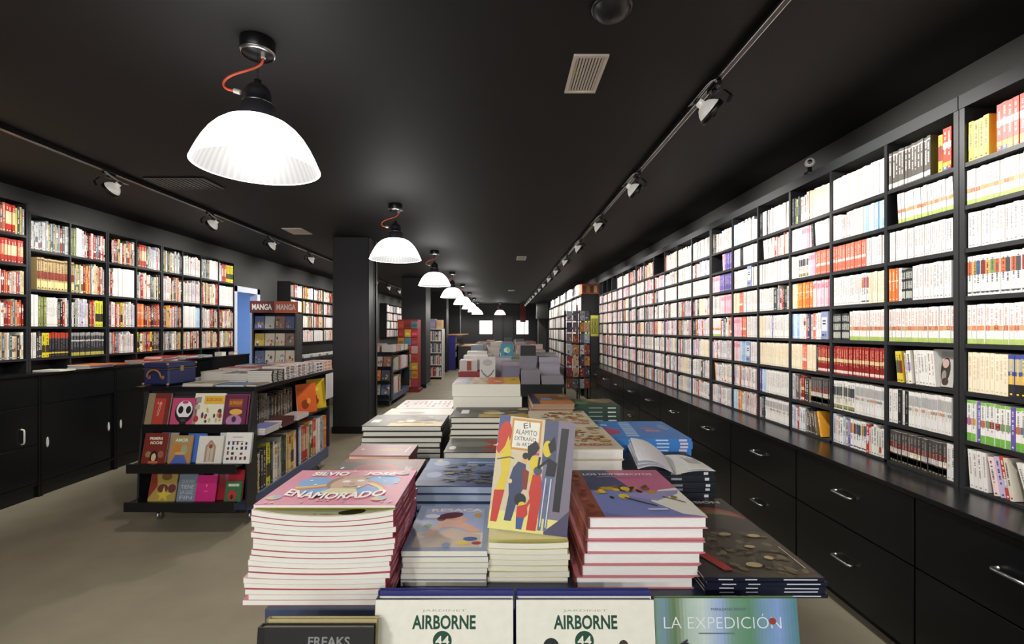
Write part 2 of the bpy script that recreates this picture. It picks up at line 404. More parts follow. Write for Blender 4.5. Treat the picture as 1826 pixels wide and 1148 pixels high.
def spine_book(mb, rng, st, t, h, depth, T=None, detail=True, thick_scale=1):
    """one upright book: spine on the plane y=0, cover sides, page top. local x = thickness, z up"""
    c, b, g, _, _ = spine_style(st, rng) if isinstance(st, str) else st
    c = jit(c, .015, rng)
    P = (lambda q: [T @ Vector(p) for p in q]) if T else (lambda q: q)
    vs = P([(0, 0, 0), (t, 0, 0), (t, depth, 0), (0, depth, 0), (0, 0, h), (t, 0, h), (t, depth, h), (0, depth, h)])
    mb.mesh(vs, [(0, 1, 5, 4), (1, 2, 6, 5), (3, 0, 4, 7), (2, 3, 7, 6), (0, 3, 2, 1)], c, 0)
    mb.mesh([tuple(v) for v in P([(0, 0, h), (t, 0, h), (t, depth, h), (0, depth, h)])], [(0, 1, 2, 3)], 'd8d2c4', 0)
    e = -.0004
    for z0, z1, col in b:
        mb.face(P([(.0003, e, z0*h), (t-.0003, e, z0*h), (t-.0003, e, z1*h), (.0003, e, z1*h)]), jit(col, .03, rng))
    if detail:   # title running up the spine: small printed marks
        z = rng.uniform(.30, .4); e2 = -.0007
        while z < .9:
            l = rng.uniform(.012, .03)
            mb.face(P([(t*.32, e2, z*h), (t*.68, e2, z*h), (t*.68, e2, (z+l)*h), (t*.32, e2, (z+l)*h)]), g)
            z += l+rng.uniform(.008, .02)+(.05 if rng.random() < .12 else 0)
        mb.face(P([(t*.3, e2, .05*h), (t*.7, e2, .05*h), (t*.7, e2, .085*h), (t*.3, e2, .085*h)]), g)
CN = [('white', 'e8e6e2'), ('cream', 'e4d8b8'), ('red', 'c03428'), ('dark red', '7c2420'), ('orange', 'd87830'), ('yellow', 'd8c840'), ('green', '5a8a4a'), ('blue', '4460a0'),
      ('pale blue', 'a8c4dc'), ('purple', '6a5aa0'), ('pink', 'e0a8b8'), ('grey', '8a8c8e'), ('dark grey', '4c4a48'), ('black', '1c1c1e'), ('brown', '7a5a40'), ('tan', 'bca478'), ('salmon pink', 'd8705a'), ('olive', '7c8450'), ('pale lilac', 'c8bcd8')]
def cname(h):
    c = [int(h[i:i+2], 16) for i in (0, 2, 4)]
    return min(CN, key=lambda n: sum((a-int(n[1][i:i+2], 16))**2 for a, i in zip(c, (0, 2, 4))))[0]
def nth(k): return '%d%s' % (k, 'th' if 10 < k < 20 else {1: 'st', 2: 'nd', 3: 'rd'}.get(k % 10, 'th'))
DIV = {}
def fill(rng, spec, org, rz, width, height, depth, what, name, cat, stuff=None, budget=None, lean0=0, hs=1.0, group=None, detail=True, ts=1.0):
    """fill a compartment from its left end; spec = [(style, count or None, lean)], with budget=[n] books left as things of their own, else into the mass"""
    T0 = Matrix.Translation(org) @ Matrix.Rotation(rz, 4, 'Z'); x = .003; k = 0
    for item in spec:
        st, cnt = item[0], item[1]; lean = item[2] if len(item) > 2 else 0
        if st == 'gap': x += cnt; continue
        if st == 'divider': divider(org, rz, x, .165, cnt); x += .0635; continue
        left = cnt if cnt is not None else 999
        first = True
        while left > 0:
            sty = spine_style(st, rng); t = sty[3]*ts*rng.uniform(.94, 1.06); h = min(sty[4]*hs*rng.uniform(.985, 1.015), .965)*height
            if st == 'card': t = .055
            a = math.radians(lean)
            fw = t/math.cos(a)
            if first and lean: x += h*math.sin(abs(a)) if lean > 0 else 0
            if x+fw > width-.002: return k
            z0 = t*math.sin(abs(a)) if lean else 0
            # lean > 0: top tips to the left of its foot
            T = T0 @ Matrix.Translation((x, rng.uniform(.0, .007), (0 if lean >= 0 else z0)+.0005)) @ Matrix.Rotation(-a, 4, 'Y')
            k += 1
            if budget is not None and budget[0] > 0:
                budget[0] -= 1
                m = MB(); spine_book(m, rng, sty, t, h, depth, None, detail)
                o = m.build(name, 'spine', None, '%s %s, %s from left, %s' % (cname(sty[0]), what[0], nth(k), what[1]), cat, group or what[2])
                o.matrix_world = T
            elif stuff is not None:
                spine_book(stuff, rng, sty, t, h, depth, T, detail)
            x += fw+.0012; left -= 1; first = False
        if lean < 0: x += height*.8*math.sin(math.radians(-lean))
    return k
def divider(org, rz, x, h, label):
    T0 = Matrix.Translation(org) @ Matrix.Rotation(rz, 4, 'Z')
    r = thing('shelf_divider', label, 'shelf divider', 'blue-grey subject dividers standing among the books')
    r.matrix_world = T0 @ Matrix.Translation((x, -.004, .0005))
    m = MB().bbox(0, .062, 0, .12, 0, h, .002, '8f98b8'); m.build('body', 'matte', r)
    m = MB(); a = Art().rect(.1, .3, .9, .8, 'd4d6dc')
    for v in (.64, .54): a.rect(.28, v, .72, v+.05, '30323c')
    a.rect(.2, .12, .45, .2, '2c3460'); a.ell(.65, .16, .14, .06, '6a74a8')
    for k, (P, fs, col) in enumerate(a.it): m.mesh([(u*.062, -.0006-k*5e-5, v*h) for u, v in P], fs, col)
    m.build('printed_card', 'spine', r)
# ---------------------------------------------------------------- the room
XL, XR, YN, YF = -4.25, 2.2, -6.5, 23.5
struct(MB().box(XL-.1, XR+.1, YN-.1, YF+.1, -.1, 0), 'floor', 'floor')
struct(MB().box(XL-.1, XR+.1, YN-.1, YF+.1, CEIL, CEIL+.1), 'ceiling', 'ceil')
struct(MB().box(XR, XR+.1, YN, YF, 0, CEIL), 'wall_right', 'wall')
DY0, DY1, DH = 7.5, 8.3, 2.09
struct(MB().box(XL-.1, XL, YN, DY0, 0, CEIL).box(XL-.1, XL, DY1, YF, 0, CEIL).box(XL-.1, XL, DY0, DY1, DH, CEIL), 'wall_left', 'wall')
struct(MB().box(XL, XR, YN-.1, YN, 0, .45).box(XL, XR, YN-.1, YN, 2.45, CEIL).box(XL, -3.6, YN-.1, YN, .45, 2.45).box(1.8, XR, YN-.1, YN, .45, 2.45), 'wall_front', 'wall')
m = MB()
for xx in (-3.6, -1.8, -.06, 1.74): m.box(xx, xx+.06, YN-.08, YN-.02, .45, 2.45)
struct(m.box(-3.6, 1.8, YN-.08, YN-.02, .45, .5).box(-3.6, 1.8, YN-.08, YN-.02, 2.4, 2.45), 'window_4', 'blackm')  # front window added behind the camera for the fill light
# back wall with three lit openings
WX = [(-2.87, -2.35), (-1.19, -.50), (.64, 1.27)]; WZ0, WZ1 = 1.16, 1.87
mb = MB(); xs = [XL]+[v for p in WX for v in p]+[XR]
for i in range(0, len(xs), 2): mb.box(xs[i], xs[i+1], YF, YF+.15, 0, CEIL)
for a, b in WX: mb.box(a, b, YF, YF+.15, 0, WZ0); mb.box(a, b, YF, YF+.15, WZ1, CEIL)
struct(mb, 'wall_back', 'pillar')
for i, (a, b) in enumerate(WX):
    o = MB().box(a, b, YF+.1, YF+.12, WZ0, WZ1).build('window_%d' % (i+1), 'glow', kind='structure')
    m = MB()
    for q in ((a, a+.03, WZ0, WZ1), (b-.03, b, WZ0, WZ1), (a, b, WZ0, WZ0+.03), (a, b, WZ1-.03, WZ1)): m.box(q[0], q[1], YF-.01, YF+.1, q[2], q[3])
    if i != 1: m.box(lerp(a, b, .6), lerp(a, b, .68), YF+.02, YF+.1, WZ0, WZ1)
    m.build('window_frame', 'doorwhite' if i == 2 else 'pillar', o)
# the daylit room behind the left doorway
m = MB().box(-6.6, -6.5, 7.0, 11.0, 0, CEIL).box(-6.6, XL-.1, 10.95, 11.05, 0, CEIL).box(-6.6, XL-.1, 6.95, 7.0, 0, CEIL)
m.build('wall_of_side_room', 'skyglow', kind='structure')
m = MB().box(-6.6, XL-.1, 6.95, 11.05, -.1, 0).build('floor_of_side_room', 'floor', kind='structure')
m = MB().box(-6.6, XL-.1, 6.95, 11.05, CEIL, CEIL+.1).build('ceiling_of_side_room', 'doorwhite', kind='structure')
door = MB().box(XL-.11, XL+.02, DY0-.0, DY0+.09, 0, DH).box(XL-.11, XL+.02, DY1-.09, DY1, 0, DH).box(XL-.11, XL+.02, DY0, DY1, DH-.09, DH).build('door_1', 'doorwhite', kind='structure')
m = MB().box(XL-.6, XL-.56, 8.35, 8.40, 0, .02)
l = bpy.data.lights.new('daylight', 'AREA'); l.energy = 60; l.size = 1.6; l.color = (.62, .78, 1)
lo = bpy.data.objects.new('side_room_lamp', l); sc.collection.objects.link(lo); lo.location = (-5.4, 8.8, CEIL-.05)
# pillars along the left of the aisle
for i, (y0, y1) in enumerate(((6.39, 6.84), (11.36, 12.1), (15.6, 16.2), (20.4, 21))):
    x0, x1 = (-2.285, -1.80) if i == 0 else ((-2.42, -1.84) if i == 1 else (-2.36, -1.85))
    p = MB().bbox(x0, x1, y0, y1, 0, CEIL, .01).build('pillar_%d' % (i+1), 'pillar', kind='structure')
    MB().bbox(x0-.012, x1+.012, y0-.012, y1+.012, 0, .09, .004).build('skirting', 'black', p)
struct(MB().bbox(1.6, 1.98, 21.6, 22.1, 0, CEIL, .01).bbox(1.52, 2.04, 21.5, 22.2, CEIL-.75, CEIL, .01), 'pillar_5', 'wall')
# skirting boards of the walls
struct(MB().bbox(XL, XL+.015, 8.35, 23.4, 0, .1, .003), 'baseboard_left', 'black')
m = MB().tube([(-1.783, 6.66, .02), (-1.783, 6.66, CEIL-.01)], .012)
m.build('cable_conduit', 'blackm', None, 'black cable conduit running up the aisle side of the big pillar', 'conduit')

# ---------------------------------------------------------------- pendant lamps
def pendant(idx, x, y, label, scale=1.0):
    r = thing('pendant_lamp', label, 'pendant lamp', 'glass dome pendants in a row along the aisle', (x, y, CEIL))
    r.scale = (scale,)*3
    MB().lathe([(0, 0), (.068, 0), (.070, -.004), (.070, -.052), (.064, -.062), (.0, -.062)], 28).build('canopy', 'blackm', r)
    MB().lathe([(.066, -.050), (.073, -.053), (.073, -.058), (.064, -.064)], 28).build('chrome_ring', 'metal', r)
    MB().tube([(0, 0, -.062), (0, 0, -.175)], .0022, 6).build('steel_wire', 'metal', r)
    MB().tube([(.034, -.02, -.062), (.034, -.02, -.088)], .010, 10).build('cable_gland', 'white', r)
    MB().tube([(-.092, -.02, -.226), (-.066, -.015, -.232)], .010, 10).build('cable_gland', 'white', r)
    P = []
    for i in range(25):
        t = i/24
        a = Vector((.034, -.02, -.088)); b = Vector((.034, -.02, -.17)); c = Vector((-.16, -.03, -.12)); d = Vector((-.092, -.02, -.226))
        c2 = Vector((-.17, -.03, -.23))
        u = 1-t
        p = a*u**4+b*4*u**3*t+c*6*u*u*t*t+c2*4*u*t**3+d*t**4
        P.append(p)
    MB().tube(P, .0052, 8).build('orange_cable', 'orange', r)['label'] = 'orange power cable'
    s = MB().lathe([(0, -.170), (.014, -.171), (.016, -.190), (.036, -.198), (.050, -.215), (.054, -.235), (.054, -.268), (.062, -.274), (.068, -.285), (.070, -.335), (.078, -.352), (.0, -.352)], 32)
    s.build('lamp_socket', 'darkplastic', r)
    MB().lathe([(.056, -.268), (.0635, -.273), (.0635, -.277), (.056, -.280)], 32).build('socket_band', 'metal', r)
    N = 96
    prof = [(.074, -.345), (.100, -.350), (.130, -.364), (.160, -.388), (.188, -.420), (.212, -.458), (.232, -.498), (.246, -.530), (.252, -.545)]
    sh = MB().lathe(prof, N, 'ffffff')
    sh.lathe([(.252, -.545), (.254, -.549), (.248, -.551), (.242, -.549)], N, 'ffffff')
    inner = [(a-.010, b-.004) for a, b in prof[::-1]]+[(.02, -.356)]
    sh.lathe(inner, N, 'ffffff', m=1, colf=lambda i, j: (('e6e4e2' if i % 2 else 'd6d3d2') if j < 5 else 'f4f4f4'))
    sh.build('glass_shade', ['shade', 'shade_in'], r)
    MB().lathe([(0, -.49), (.022, -.487), (.038, -.47), (.042, -.448), (.034, -.42), (.02, -.40), (.018, -.36), (0, -.36)], 20).build('bulb', 'lamp', r)
    l = bpy.data.lights.new('pendant_light', 'POINT'); l.energy = PEND_W; l.shadow_soft_size = .05; l.color = (1, .95, .885)
    lo = bpy.data.objects.new('pendant_light', l); sc.collection.objects.link(lo); lo.location = (x, y, CEIL-.515*scale)
    # glow of the glass on the ceiling comes from the shade itself
    return r
PY = [2.06, 4.75, 7.55, 10.3, 13.1, 15.9, 18.7, 21.3]
PL = ['nearest glass dome pendant of the aisle row, its orange cable plainly seen', 'second glass dome pendant from the camera, hanging before the big pillar',
      'third glass dome pendant of the aisle row', 'fourth glass dome pendant of the aisle row', 'fifth glass dome pendant of the aisle row', 'sixth glass dome pendant of the aisle row', 'seventh glass dome pendant of the aisle row', 'last glass dome pendant at the far end of the aisle row']
for i, y in enumerate(PY): pendant(i, -1.06-.012*i, y, PL[i])
pendant(8, -2.35, 21.9, 'small glass dome pendant over the counter by the far left window')
pendant(9, -.14, 21.9, 'single glass dome pendant hanging alone before the back wall')
for k, y in enumerate((-.7, -3.3)): pendant(10+k, -1.05, y, ['glass dome pendant hanging just behind the camera', 'glass dome pendant nearest the shop front'][k])

# ---------------------------------------------------------------- track lights
def track(x, y0, y1, label):
    r = thing('light_track', label, 'light track', None, (x, y0, CEIL))
    L = y1-y0
    MB().bbox(-.018, .018, 0, L, -.032, 0, .003).build('rail', 'blackm', r)
    MB().box(-.014, -.010, 0, L, -.0335, -.032).box(.010, .014, 0, L, -.0335, -.032).build('conductor', 'metal', r)
track(1.05, -3.8, 22.8, 'long black lighting track along the ceiling over the right aisle')
track(-3.05, -3.8, 22.8, 'long black lighting track along the ceiling before the left wall shelves')
proto = {}
def spot(x, y, side, k, power, light=True):
    lab = 'adjustable silver track spotlight, %s from the camera on the %s track' % (nth(k), 'right' if side > 0 else 'left')
    grp = 'track spotlights aimed at the %s wall shelves' % ('right' if side > 0 else 'left')
    aim = Vector((side*.80, 0, -.60)); hc = Vector((-side*.03, 0, -.155))
    if side not in proto:
        r = thing('track_spotlight', lab, 'spotlight', grp, (x, y, CEIL))
        MB().bbox(-.016, .016, -.05, .05, -.056, -.0335, .003).lathe([(0, -.056), (.012, -.056), (.012, -.075), (0, -.075)], 12).build('track_adapter', 'blackm', r)
        q = aim.to_track_quat('Z', 'Y').to_matrix().to_4x4(); T = Matrix.Translation(hc) @ q
        # bracket: a flat U round the head
        pts = [Vector((0, -.0, -.070))]
        b = MB()
        arc = [(-.078, -.155), (-.080, -.12), (-.062, -.085), (-.03, -.073), (.03, -.073), (.062, -.085), (.080, -.12), (.078, -.155)]
        for (a0, z0), (a1, z1) in zip(arc, arc[1:]):
            sx = -side*.0
            vs = [(side*.046*math.sin(PI*min(1, max(0, (-.07-z)/.11)))+dx, a, z) for (a, z) in ((a0, z0), (a1, z1)) for dx in (-.008, .008)]
            n = .005
            vs2 = [(X, Y*(1+n/.08), Z-n*.5) for X, Y, Z in vs]
            b.mesh(vs+vs2, [(0, 1, 3, 2), (4, 6, 7, 5), (0, 4, 5, 1), (2, 3, 7, 6), (0, 2, 6, 4), (1, 5, 7, 3)], '0')
        b.c = ['101010']*len(b.c); b.build('bracket', 'blackm', r)
        MB().lathe([(0, -.066), (.017, -.066), (.020, -.052), (.020, -.038), (.034, -.030), (.050, -.012), (.058, .004), (.060, .010), (.050, .010), (.03, -.01), (0, -.02)], 28, T=T).build('reflector', 'alu_glow', r)['label'] = 'silver finned reflector'
        MB().lathe([(.060, .008), (.066, .010), (.066, .034), (.060, .034), (.060, .008)], 28, T=T).build('front_ring', 'blackm', r)
        MB().lathe([(0, .006), (.015, .008), (.02, .014), (0, .024)], 16, T=T).build('bulb', 'lamp', r)
        MB().lathe([(0, -.080), (.016, -.080), (.018, -.064), (0, -.064)], 14, T=T).build('lamp_holder', 'darkplastic', r)
        e = T @ Vector((0, 0, -.078)); c = MB()
        for s in (-1, 1):
            P = []
            for i in range(30):
                t = i/29
                base = Vector((0, -.03, -.062)).lerp(e, t)
                loop = Vector((-side*.045*math.sin(PI*t)*(1+.4*s*.3), -.055*math.sin(2*PI*t)*1.2+s*.004, .03*math.sin(PI*t*2+.6)*(1-t)-.012*math.sin(PI*t)))
                P.append(base+loop)
            c.tube(P, .0021, 6)
        c.build('cable', 'cable', r); proto[side] = r
    else: copy_tree(proto[side], (x, y, CEIL), lab)
    if light:
        l = bpy.data.lights.new('spot_light', 'SPOT'); l.energy = power; l.spot_size = math.radians(105); l.spot_blend = .75; l.shadow_soft_size = .03
        l.color = (1, .965, .91)
        lo = bpy.data.objects.new('spot_light', l); sc.collection.objects.link(lo)
        p = Vector((x, y, CEIL))+hc+aim.normalized()*.042; lo.location = p
        lo.rotation_euler = aim.to_track_quat('-Z', 'Y').to_euler()
for k in range(15): spot(1.05, 2.37+1.36*k, 1, k+1, SPOT_W)
for k in range(14): spot(-3.05, 3.69+1.27*k, -1, k+1, LEFT_SPOT_W)
# a short cross track added out of view, its spots brighten the table fronts
r = thing('light_track', 'added short lighting track across the shop front, behind the camera', 'light track', None, (-.7, -2.6, CEIL))
MB().bbox(-2.7, 2.7, -.018, .018, -.032, 0, .003).build('rail', 'blackm', r)
for k, x in enumerate((-3.0, -1.7, -.5, .6, 1.6)):
    o = copy_tree(proto[1], (x, -2.6, CEIL), 'added silver spotlight on the cross track by the shop front, %s along' % nth(k+1), 'spotlights on the cross track'); o.rotation_euler = (0, 0, PI/2)
    l = bpy.data.lights.new('spot_light', 'SPOT'); l.energy = FRONT_FILL_W; l.spot_size = math.radians(80); l.spot_blend = .8; l.shadow_soft_size = .05; l.color = (1, .97, .93)
    lo = bpy.data.objects.new('spot_light', l); sc.collection.objects.link(lo); a = Vector((.1 if x < -1 else 0, .88, -.40)).normalized(); lo.location = Vector((x, -2.6, CEIL-.155))+a*.07; lo.rotation_euler = a.to_track_quat('-Z', 'Y').to_euler()
def hidden_spot(x, y, side, power, n):
    spot(x, y, side, n, power)
hidden_spot(1.05, 1.01, 1, SPOT_W, 0); hidden_spot(-3.05, 2.42, -1, LEFT_SPOT_W, 0)

# ---------------------------------------------------------------- ceiling fittings
def vent(x0, x1, y0, y1, label, m='vent', n=9):
    r = thing('ceiling_vent', label, 'vent', None, ((x0+x1)/2, (y0+y1)/2, CEIL))
    X, Y = (x1-x0)/2, (y1-y0)/2; f = .016
    MB().box(-X, X, -Y, -Y+f, -.010, 0).box(-X, X, Y-f, Y, -.010, 0).box(-X, -X+f, -Y+f, Y-f, -.010, 0).box(X-f, X, -Y+f, Y-f, -.010, 0).build('frame', m, r)
    b = MB()
    for i in range(n):
        xx = lerp(-X+f, X-f, (i+.5)/n); d = (X-f)/n*.62; b.box(xx-d, xx+d, -Y+f, Y-f, -.007, -.003)
    b.build('louvre_panel', m, r)
    return r
v = vent(.322, .482, 2.16, 2.50, 'cream slotted vent plate in the black ceiling near the camera')
MB().box(-.068, -.060, -.03, -.022, -.0085, -.0068, 'd8d820').box(-.056, -.048, -.03, -.022, -.0085, -.0068, 'd8d820').box(-.066, -.050, -.044, -.040, -.0085, -.0068, 'd8d820').build('sticker', 'print', v)
vent(.235, .40, 8.1, 8.5, 'second pale vent plate in the ceiling, over the middle tables')
vent(.16, .36, 14.9, 15.3, 'farthest pale vent plate in the ceiling')
vent(-2.72, -2.48, 5.85, 6.2, 'pale vent plate in the ceiling beside the big pillar')
vent(-2.95, -2.45, 3.9, 4.2, 'black slotted air grille in the ceiling before the left shelves', 'blackm', 12)
r = thing('ceiling_speaker', 'round black dome in the ceiling nearest the camera', 'speaker', None, (.42, 1.84, CEIL))
MB().lathe([(.078, 0), (.082, -.004), (.080, -.012), (.072, -.016)], 36).build('rim', 'blackm', r)
MB().lathe([(.072, -.014), (.060, -.034), (.035, -.046), (0, -.05)], 36).build('dome', 'darkplastic', r)
r = thing('security_camera', 'small white ball camera on top of the right shelving', 'camera', None, (1.93, 3.0, CAMH+.978))
MB().lathe([(0, 0), (.03, 0), (.03, .012), (.012, .02), (.012, .05), (0, .05)], 20).build('base', 'blackm', r)
T = Matrix.Translation((0, 0, .072)) @ Matrix.Rotation(-.9, 4, 'X') @ Matrix.Rotation(.3, 4, 'Y')
MB().lathe([(0, -.03), (.018, -.025), (.03, 0), (.027, .018), (.014, .027)], 22, T=Matrix.Translation((0, 0, .072)) @ Vector((-.5, -.85, 0)).to_track_quat('Z', 'Y').to_matrix().to_4x4()).build('ball', 'white', r)
MB().lathe([(.014, .027), (.010, .029), (0, .030)], 18, T=Matrix.Translation((0, 0, .072)) @ Vector((-.5, -.85, 0)).to_track_quat('Z', 'Y').to_matrix().to_4x4()).build('lens', 'blackm', r)
# ---------------------------------------------------------------- right wall: drawers, worktop, shelving
ROWN = ['top shelf', '2nd shelf', '3rd shelf', '4th shelf', '5th shelf', '6th shelf', '7th shelf', 'bottom shelf']
FX = 1.91; ZR = [.921, .690, .514, .336, .139, -.057, -.254, -.455, -.659]     # shelf heights above the eye line
LEDZ = CAMH-.66
r = thing('worktop', 'long glossy black worktop over the drawers under the right shelving', 'worktop', None, (0, 0, 0))
MB().bbox(1.668, 2.17, .6, 9.5, LEDZ-.022, LEDZ, .002).build('top', 'black', r)
for k in range(11):
    y0 = 1.95+.785*(k-1)-.0; y1 = y0+.781
    if y0 > 9.4: break
    y1 = min(y1, 9.5)
    kk = k+1
    r = thing('drawer_cabinet', 'black two-drawer base cabinet, %s from the camera along the right wall' % nth(kk), 'cabinet', 'black drawer cabinets under the right shelving', (0, 0, 0))
    MB().box(1.70, 2.17, y0+.001, y1-.001, .06, LEDZ-.023).box(1.74, 2.17, y0+.01, y1-.01, 0, .06).build('body', 'black', r)
    if k == 3: MB().box(1.676, 1.70, y1-.012, y1-.001, .06, LEDZ-.024).build('end_strip', 'case', r)
    for (z0, z1, hz) in ((.066, .418, .262), (.424, LEDZ-.026, .583)):
        d = MB().bbox(1.68, 1.699, y0+.003, y1-.003-(.012 if k == 3 else 0), z0, z1, .002).build('drawer', 'black', r)
        yc = (y0+y1)/2
        P = [(1.68, yc-.062, hz+.0), (1.657, yc-.062, hz), (1.651, yc-.056, hz), (1.651, yc+.056, hz), (1.657, yc+.062, hz), (1.68, yc+.062, hz)]
        MB().tube(P, .0055, 10).build('handle', 'metal', d)
# shelving units
def right_unit(yy, label, thick):
    y0, y1 = yy[0], yy[-1]
    r = thing('bookshelf', label, 'bookshelf', 'black shelving units along the right wall')
    b = MB()
    b.box(2.13, 2.15, y0, y1, LEDZ, CAMH+.978).build('back_panel', 'case', r)
    for i, y in enumerate(yy):
        t = .022 if i in (0, len(yy)-1) else .009
        a, c = (y, y+t) if i == 0 else ((y-t, y) if i == len(yy)-1 else (y-t, y+t))
        MB().box(FX, 2.129, a, c, LEDZ, CAMH+ZR[0]).build('upright', 'case', r)
    for i, z in enumerate(ZR):
        if i == 0: MB().box(FX-.004, 2.129, y0, y1, CAMH+z, CAMH+.978).build('fascia', 'fascia', r)
        elif i == 8: MB().box(FX, 2.129, y0+.022, y1-.022, CAMH+z-.0, CAMH+z+.012).build('bottom_board', 'case', r)
        else:
            m = MB()
            for a, c in zip(yy, yy[1:]):
                ta = .022 if a == yy[0] else .009; tc = .022 if c == yy[-1] else .009
                m.box(FX+.002, 2.129, a+ta, c-tc, CAMH+z-.018, CAMH+z)
            m.build('shelf', 'case', r)
U0 = [.62, 1.03, 1.50, 1.995]
U1 = [1.999]+[2.38+.3985*k for k in range(5)]+[4.385]
U2 = [4.389]+[4.83+.405*k for k in range(5)]+[6.85]
U3 = [6.854]+[7.24+.38*k for k in range(6)]+[9.5]
right_unit(U0, 'black shelving unit nearest the camera on the right wall', 1)
right_unit(U1, 'second black shelving unit on the right wall, six bays wide', 1)
right_unit(U2, 'third black shelving unit on the right wall', 1)
right_unit(U3, 'farthest wall-hung black shelving unit on the right, with four empty top compartments', 1)
bays = []
for U in (U3, U2, U1, U0):
    b_ = []
    for a, c in zip(U, U[1:]):
        b_.append((a+(.022 if a == U[0] else .009), c-(.022 if c == U[-1] else .009)))
    bays = b_+bays if False else bays+b_[::-1] if False else bays+[b_]
order = [bays[3][::-1], bays[2], bays[1], bays[0]]      # U0 (near bay first), U1, U2, U3
BL = []   # (y0, y1) from the camera outwards
BL.append(bays[3][2]); BL += bays[2]+bays[1]+bays[0]
Wn = lambda n=None, l=0: ('wht', n, l)
SP = {
 (0, 0): [('yelgreen', 4), ('gap', .03), ('red', None)], (0, 1): [('wgreen', None)], (0, 2): [('wht', None)], (0, 3): [('wcol', None)],
 (0, 4): [('wgreen', None)], (0, 5): [('cream', 9), ('blueyel', None)], (0, 6): [('gtop', 2), ('purple', 1), ('gtop', 6), ('purple', 1), ('gtop', None)], (0, 7): [('wht', 4, 4), ('mixw', 4, 10), ('wht', None, 16)],
 (1, 0): [('dkgrey', 13), ('gap', .035), ('yelgreen', 1), ('red', 2), ('yellow', 1), ('blueyel', None)], (1, 1): [('gap', .05), ('wgreen', None, 3)], (1, 2): [('wht', None)], (1, 3): [('orange', 3), ('wht', 1), ('grid', 3), ('wht', None)],
 (1, 4): [('wgreen', None)], (1, 5): [('gap', .03), ('yelgreen', 2, 6), ('mixw', 2, 6), ('wht', 6, 5), ('gap', .138), ('wht', None)], (1, 6): [('wht', 3), ('black', 1), ('wht', 1), ('black', 1), ('wgrey', None)], (1, 7): [('drc', 17), ('wht', None)],
 (2, 0): [('wht', 6), ('cream', 8), ('wht', None)], (2, 1): [('wht', 3), ('mixw', 5), ('cream', 5), ('lblue', None)], (2, 2): [('salmon', 15), ('wht', None)], (2, 3): [('wht', 12), ('wcol', 3), ('cream', None)],
 (2, 4): [('grid', 6), ('wgreen', None)], (2, 5): [('dred', None)], (2, 6): [('wblk', 9), ('wgrey', None)], (2, 7): [('mixw', 6), ('purple', 1), ('wcol', 6), ('mixw', None)],
 (3, 0): [('black', 2), ('yelgreen', 1), ('black', 1), ('mixw', 5), ('cream', None)], (3, 1): [('wht', 6), ('pink', 5), ('black', 1, 4), ('wht', None, 4)], (3, 2): [('wht', 4), ('wblk', 5), ('pink', 4), ('salmon', None)],
 (3, 3): [('cream', 3), ('orange', 9), ('pink', None)], (3, 4): [('lblue', 5), ('wht', 2), ('mix', 4), ('salmon', 2), ('wht', 3), ('divider', 'blue-grey subject divider card, 5th shelf, 4th bay of right wall'), ('wht', None)], (3, 5): [('cream', 6), ('salmon', 3), ('cream', 5), ('black', 1), ('dred', None)],
 (3, 6): [('grey', 5), ('dred', 2), ('darkmix', 3), ('drc', None)], (3, 7): [('mixw', 7), ('darkmix', 6, 7), ('orange', 1, 14), ('yellow', None, 16)],
 (4, 0): [('black', 2), ('wht', 3), ('black', 1), ('wht', None)], (4, 1): [('gap', .04), ('wht', 6, 6), ('mixw', None)], (4, 2): [('wht', None)], (4, 3): [('wht', 10), ('grey', 3), ('mix', None)],
 (4, 4): [('cream', 4), ('wht', 5), ('purple', 1), ('wht', None)], (4, 5): [('cream', None)], (4, 6): [('purple', 2), ('lblue', 3), ('wht', None)], (4, 7): [('grey', 4), ('wgrey', None)],
 (5, 0): [('lblue', 9), ('pastel', None)], (5, 1): [('wht', 6), ('black', 2), ('wht', None)], (5, 2): [('wht', 13), ('divider', 'blue-grey subject divider card, 3rd shelf, 6th bay of right wall'), ('wht', None)], (5, 3): [('cream', 5), ('salmon', 4), ('wht', None)],
 (5, 4): [('pink', 7), ('salmon', 5), ('wht', None)], (5, 5): [('pink', 6), ('lblue', 6), ('divider', 'blue-grey subject divider card, 6th shelf, 6th bay of right wall'), ('wht', None)], (5, 6): [('mixw', None)], (5, 7): [('lblue', 4), ('orange', 3), ('mixw', None)],
 (6, 0): [('darkmix', 4), ('mixw', None)], (6, 1): [('gap', .19), ('pink', 2, 4), ('purple', None)], (6, 2): [('pink', 8), ('purple', None)], (6, 3): [('mixw', 8), ('pink', None)],
 (6, 4): [('wgreen', 9), ('mix', None)], (6, 5): [('mixw', None)], (6, 6): [('gap', .04), ('mix', 3, 8), ('mixw', None)], (6, 7): [('mixw', None)],
 (7, 0): [('wht', None)], (8, 0): [('cream', 7), ('pastel', None)], (9, 0): [('mixw', None)], (10, 0): [('gap', .4)], (11, 0): [('mix', None)], (12, 0): [('mix', None)], (13, 0): [('salmon', 6), ('mix', None)],
 (7, 1): [('mixw', None)], (8, 1): [('wht', None)], (7, 2): [('wht', None)], (8, 2): [('wht', None)], (9, 2): [('wht', None)], (7, 4): [('darkmix', 5), ('mixw', None, 5)],
}
for b in (16, 17, 18, 19): SP[(b, 0)] = [('gap', .4)]
mass = MB(); bud_m = [300]; bud_c = [300]
SERIES = ('wgreen', 'red', 'wcol', 'dkgrey', 'salmon', 'dred', 'grid', 'drc', 'wgrey', 'gtop', 'wblk', 'wht', 'cream')
cells = sorted(((b, r_) for b in range(len(BL)) for r_ in range(8)))
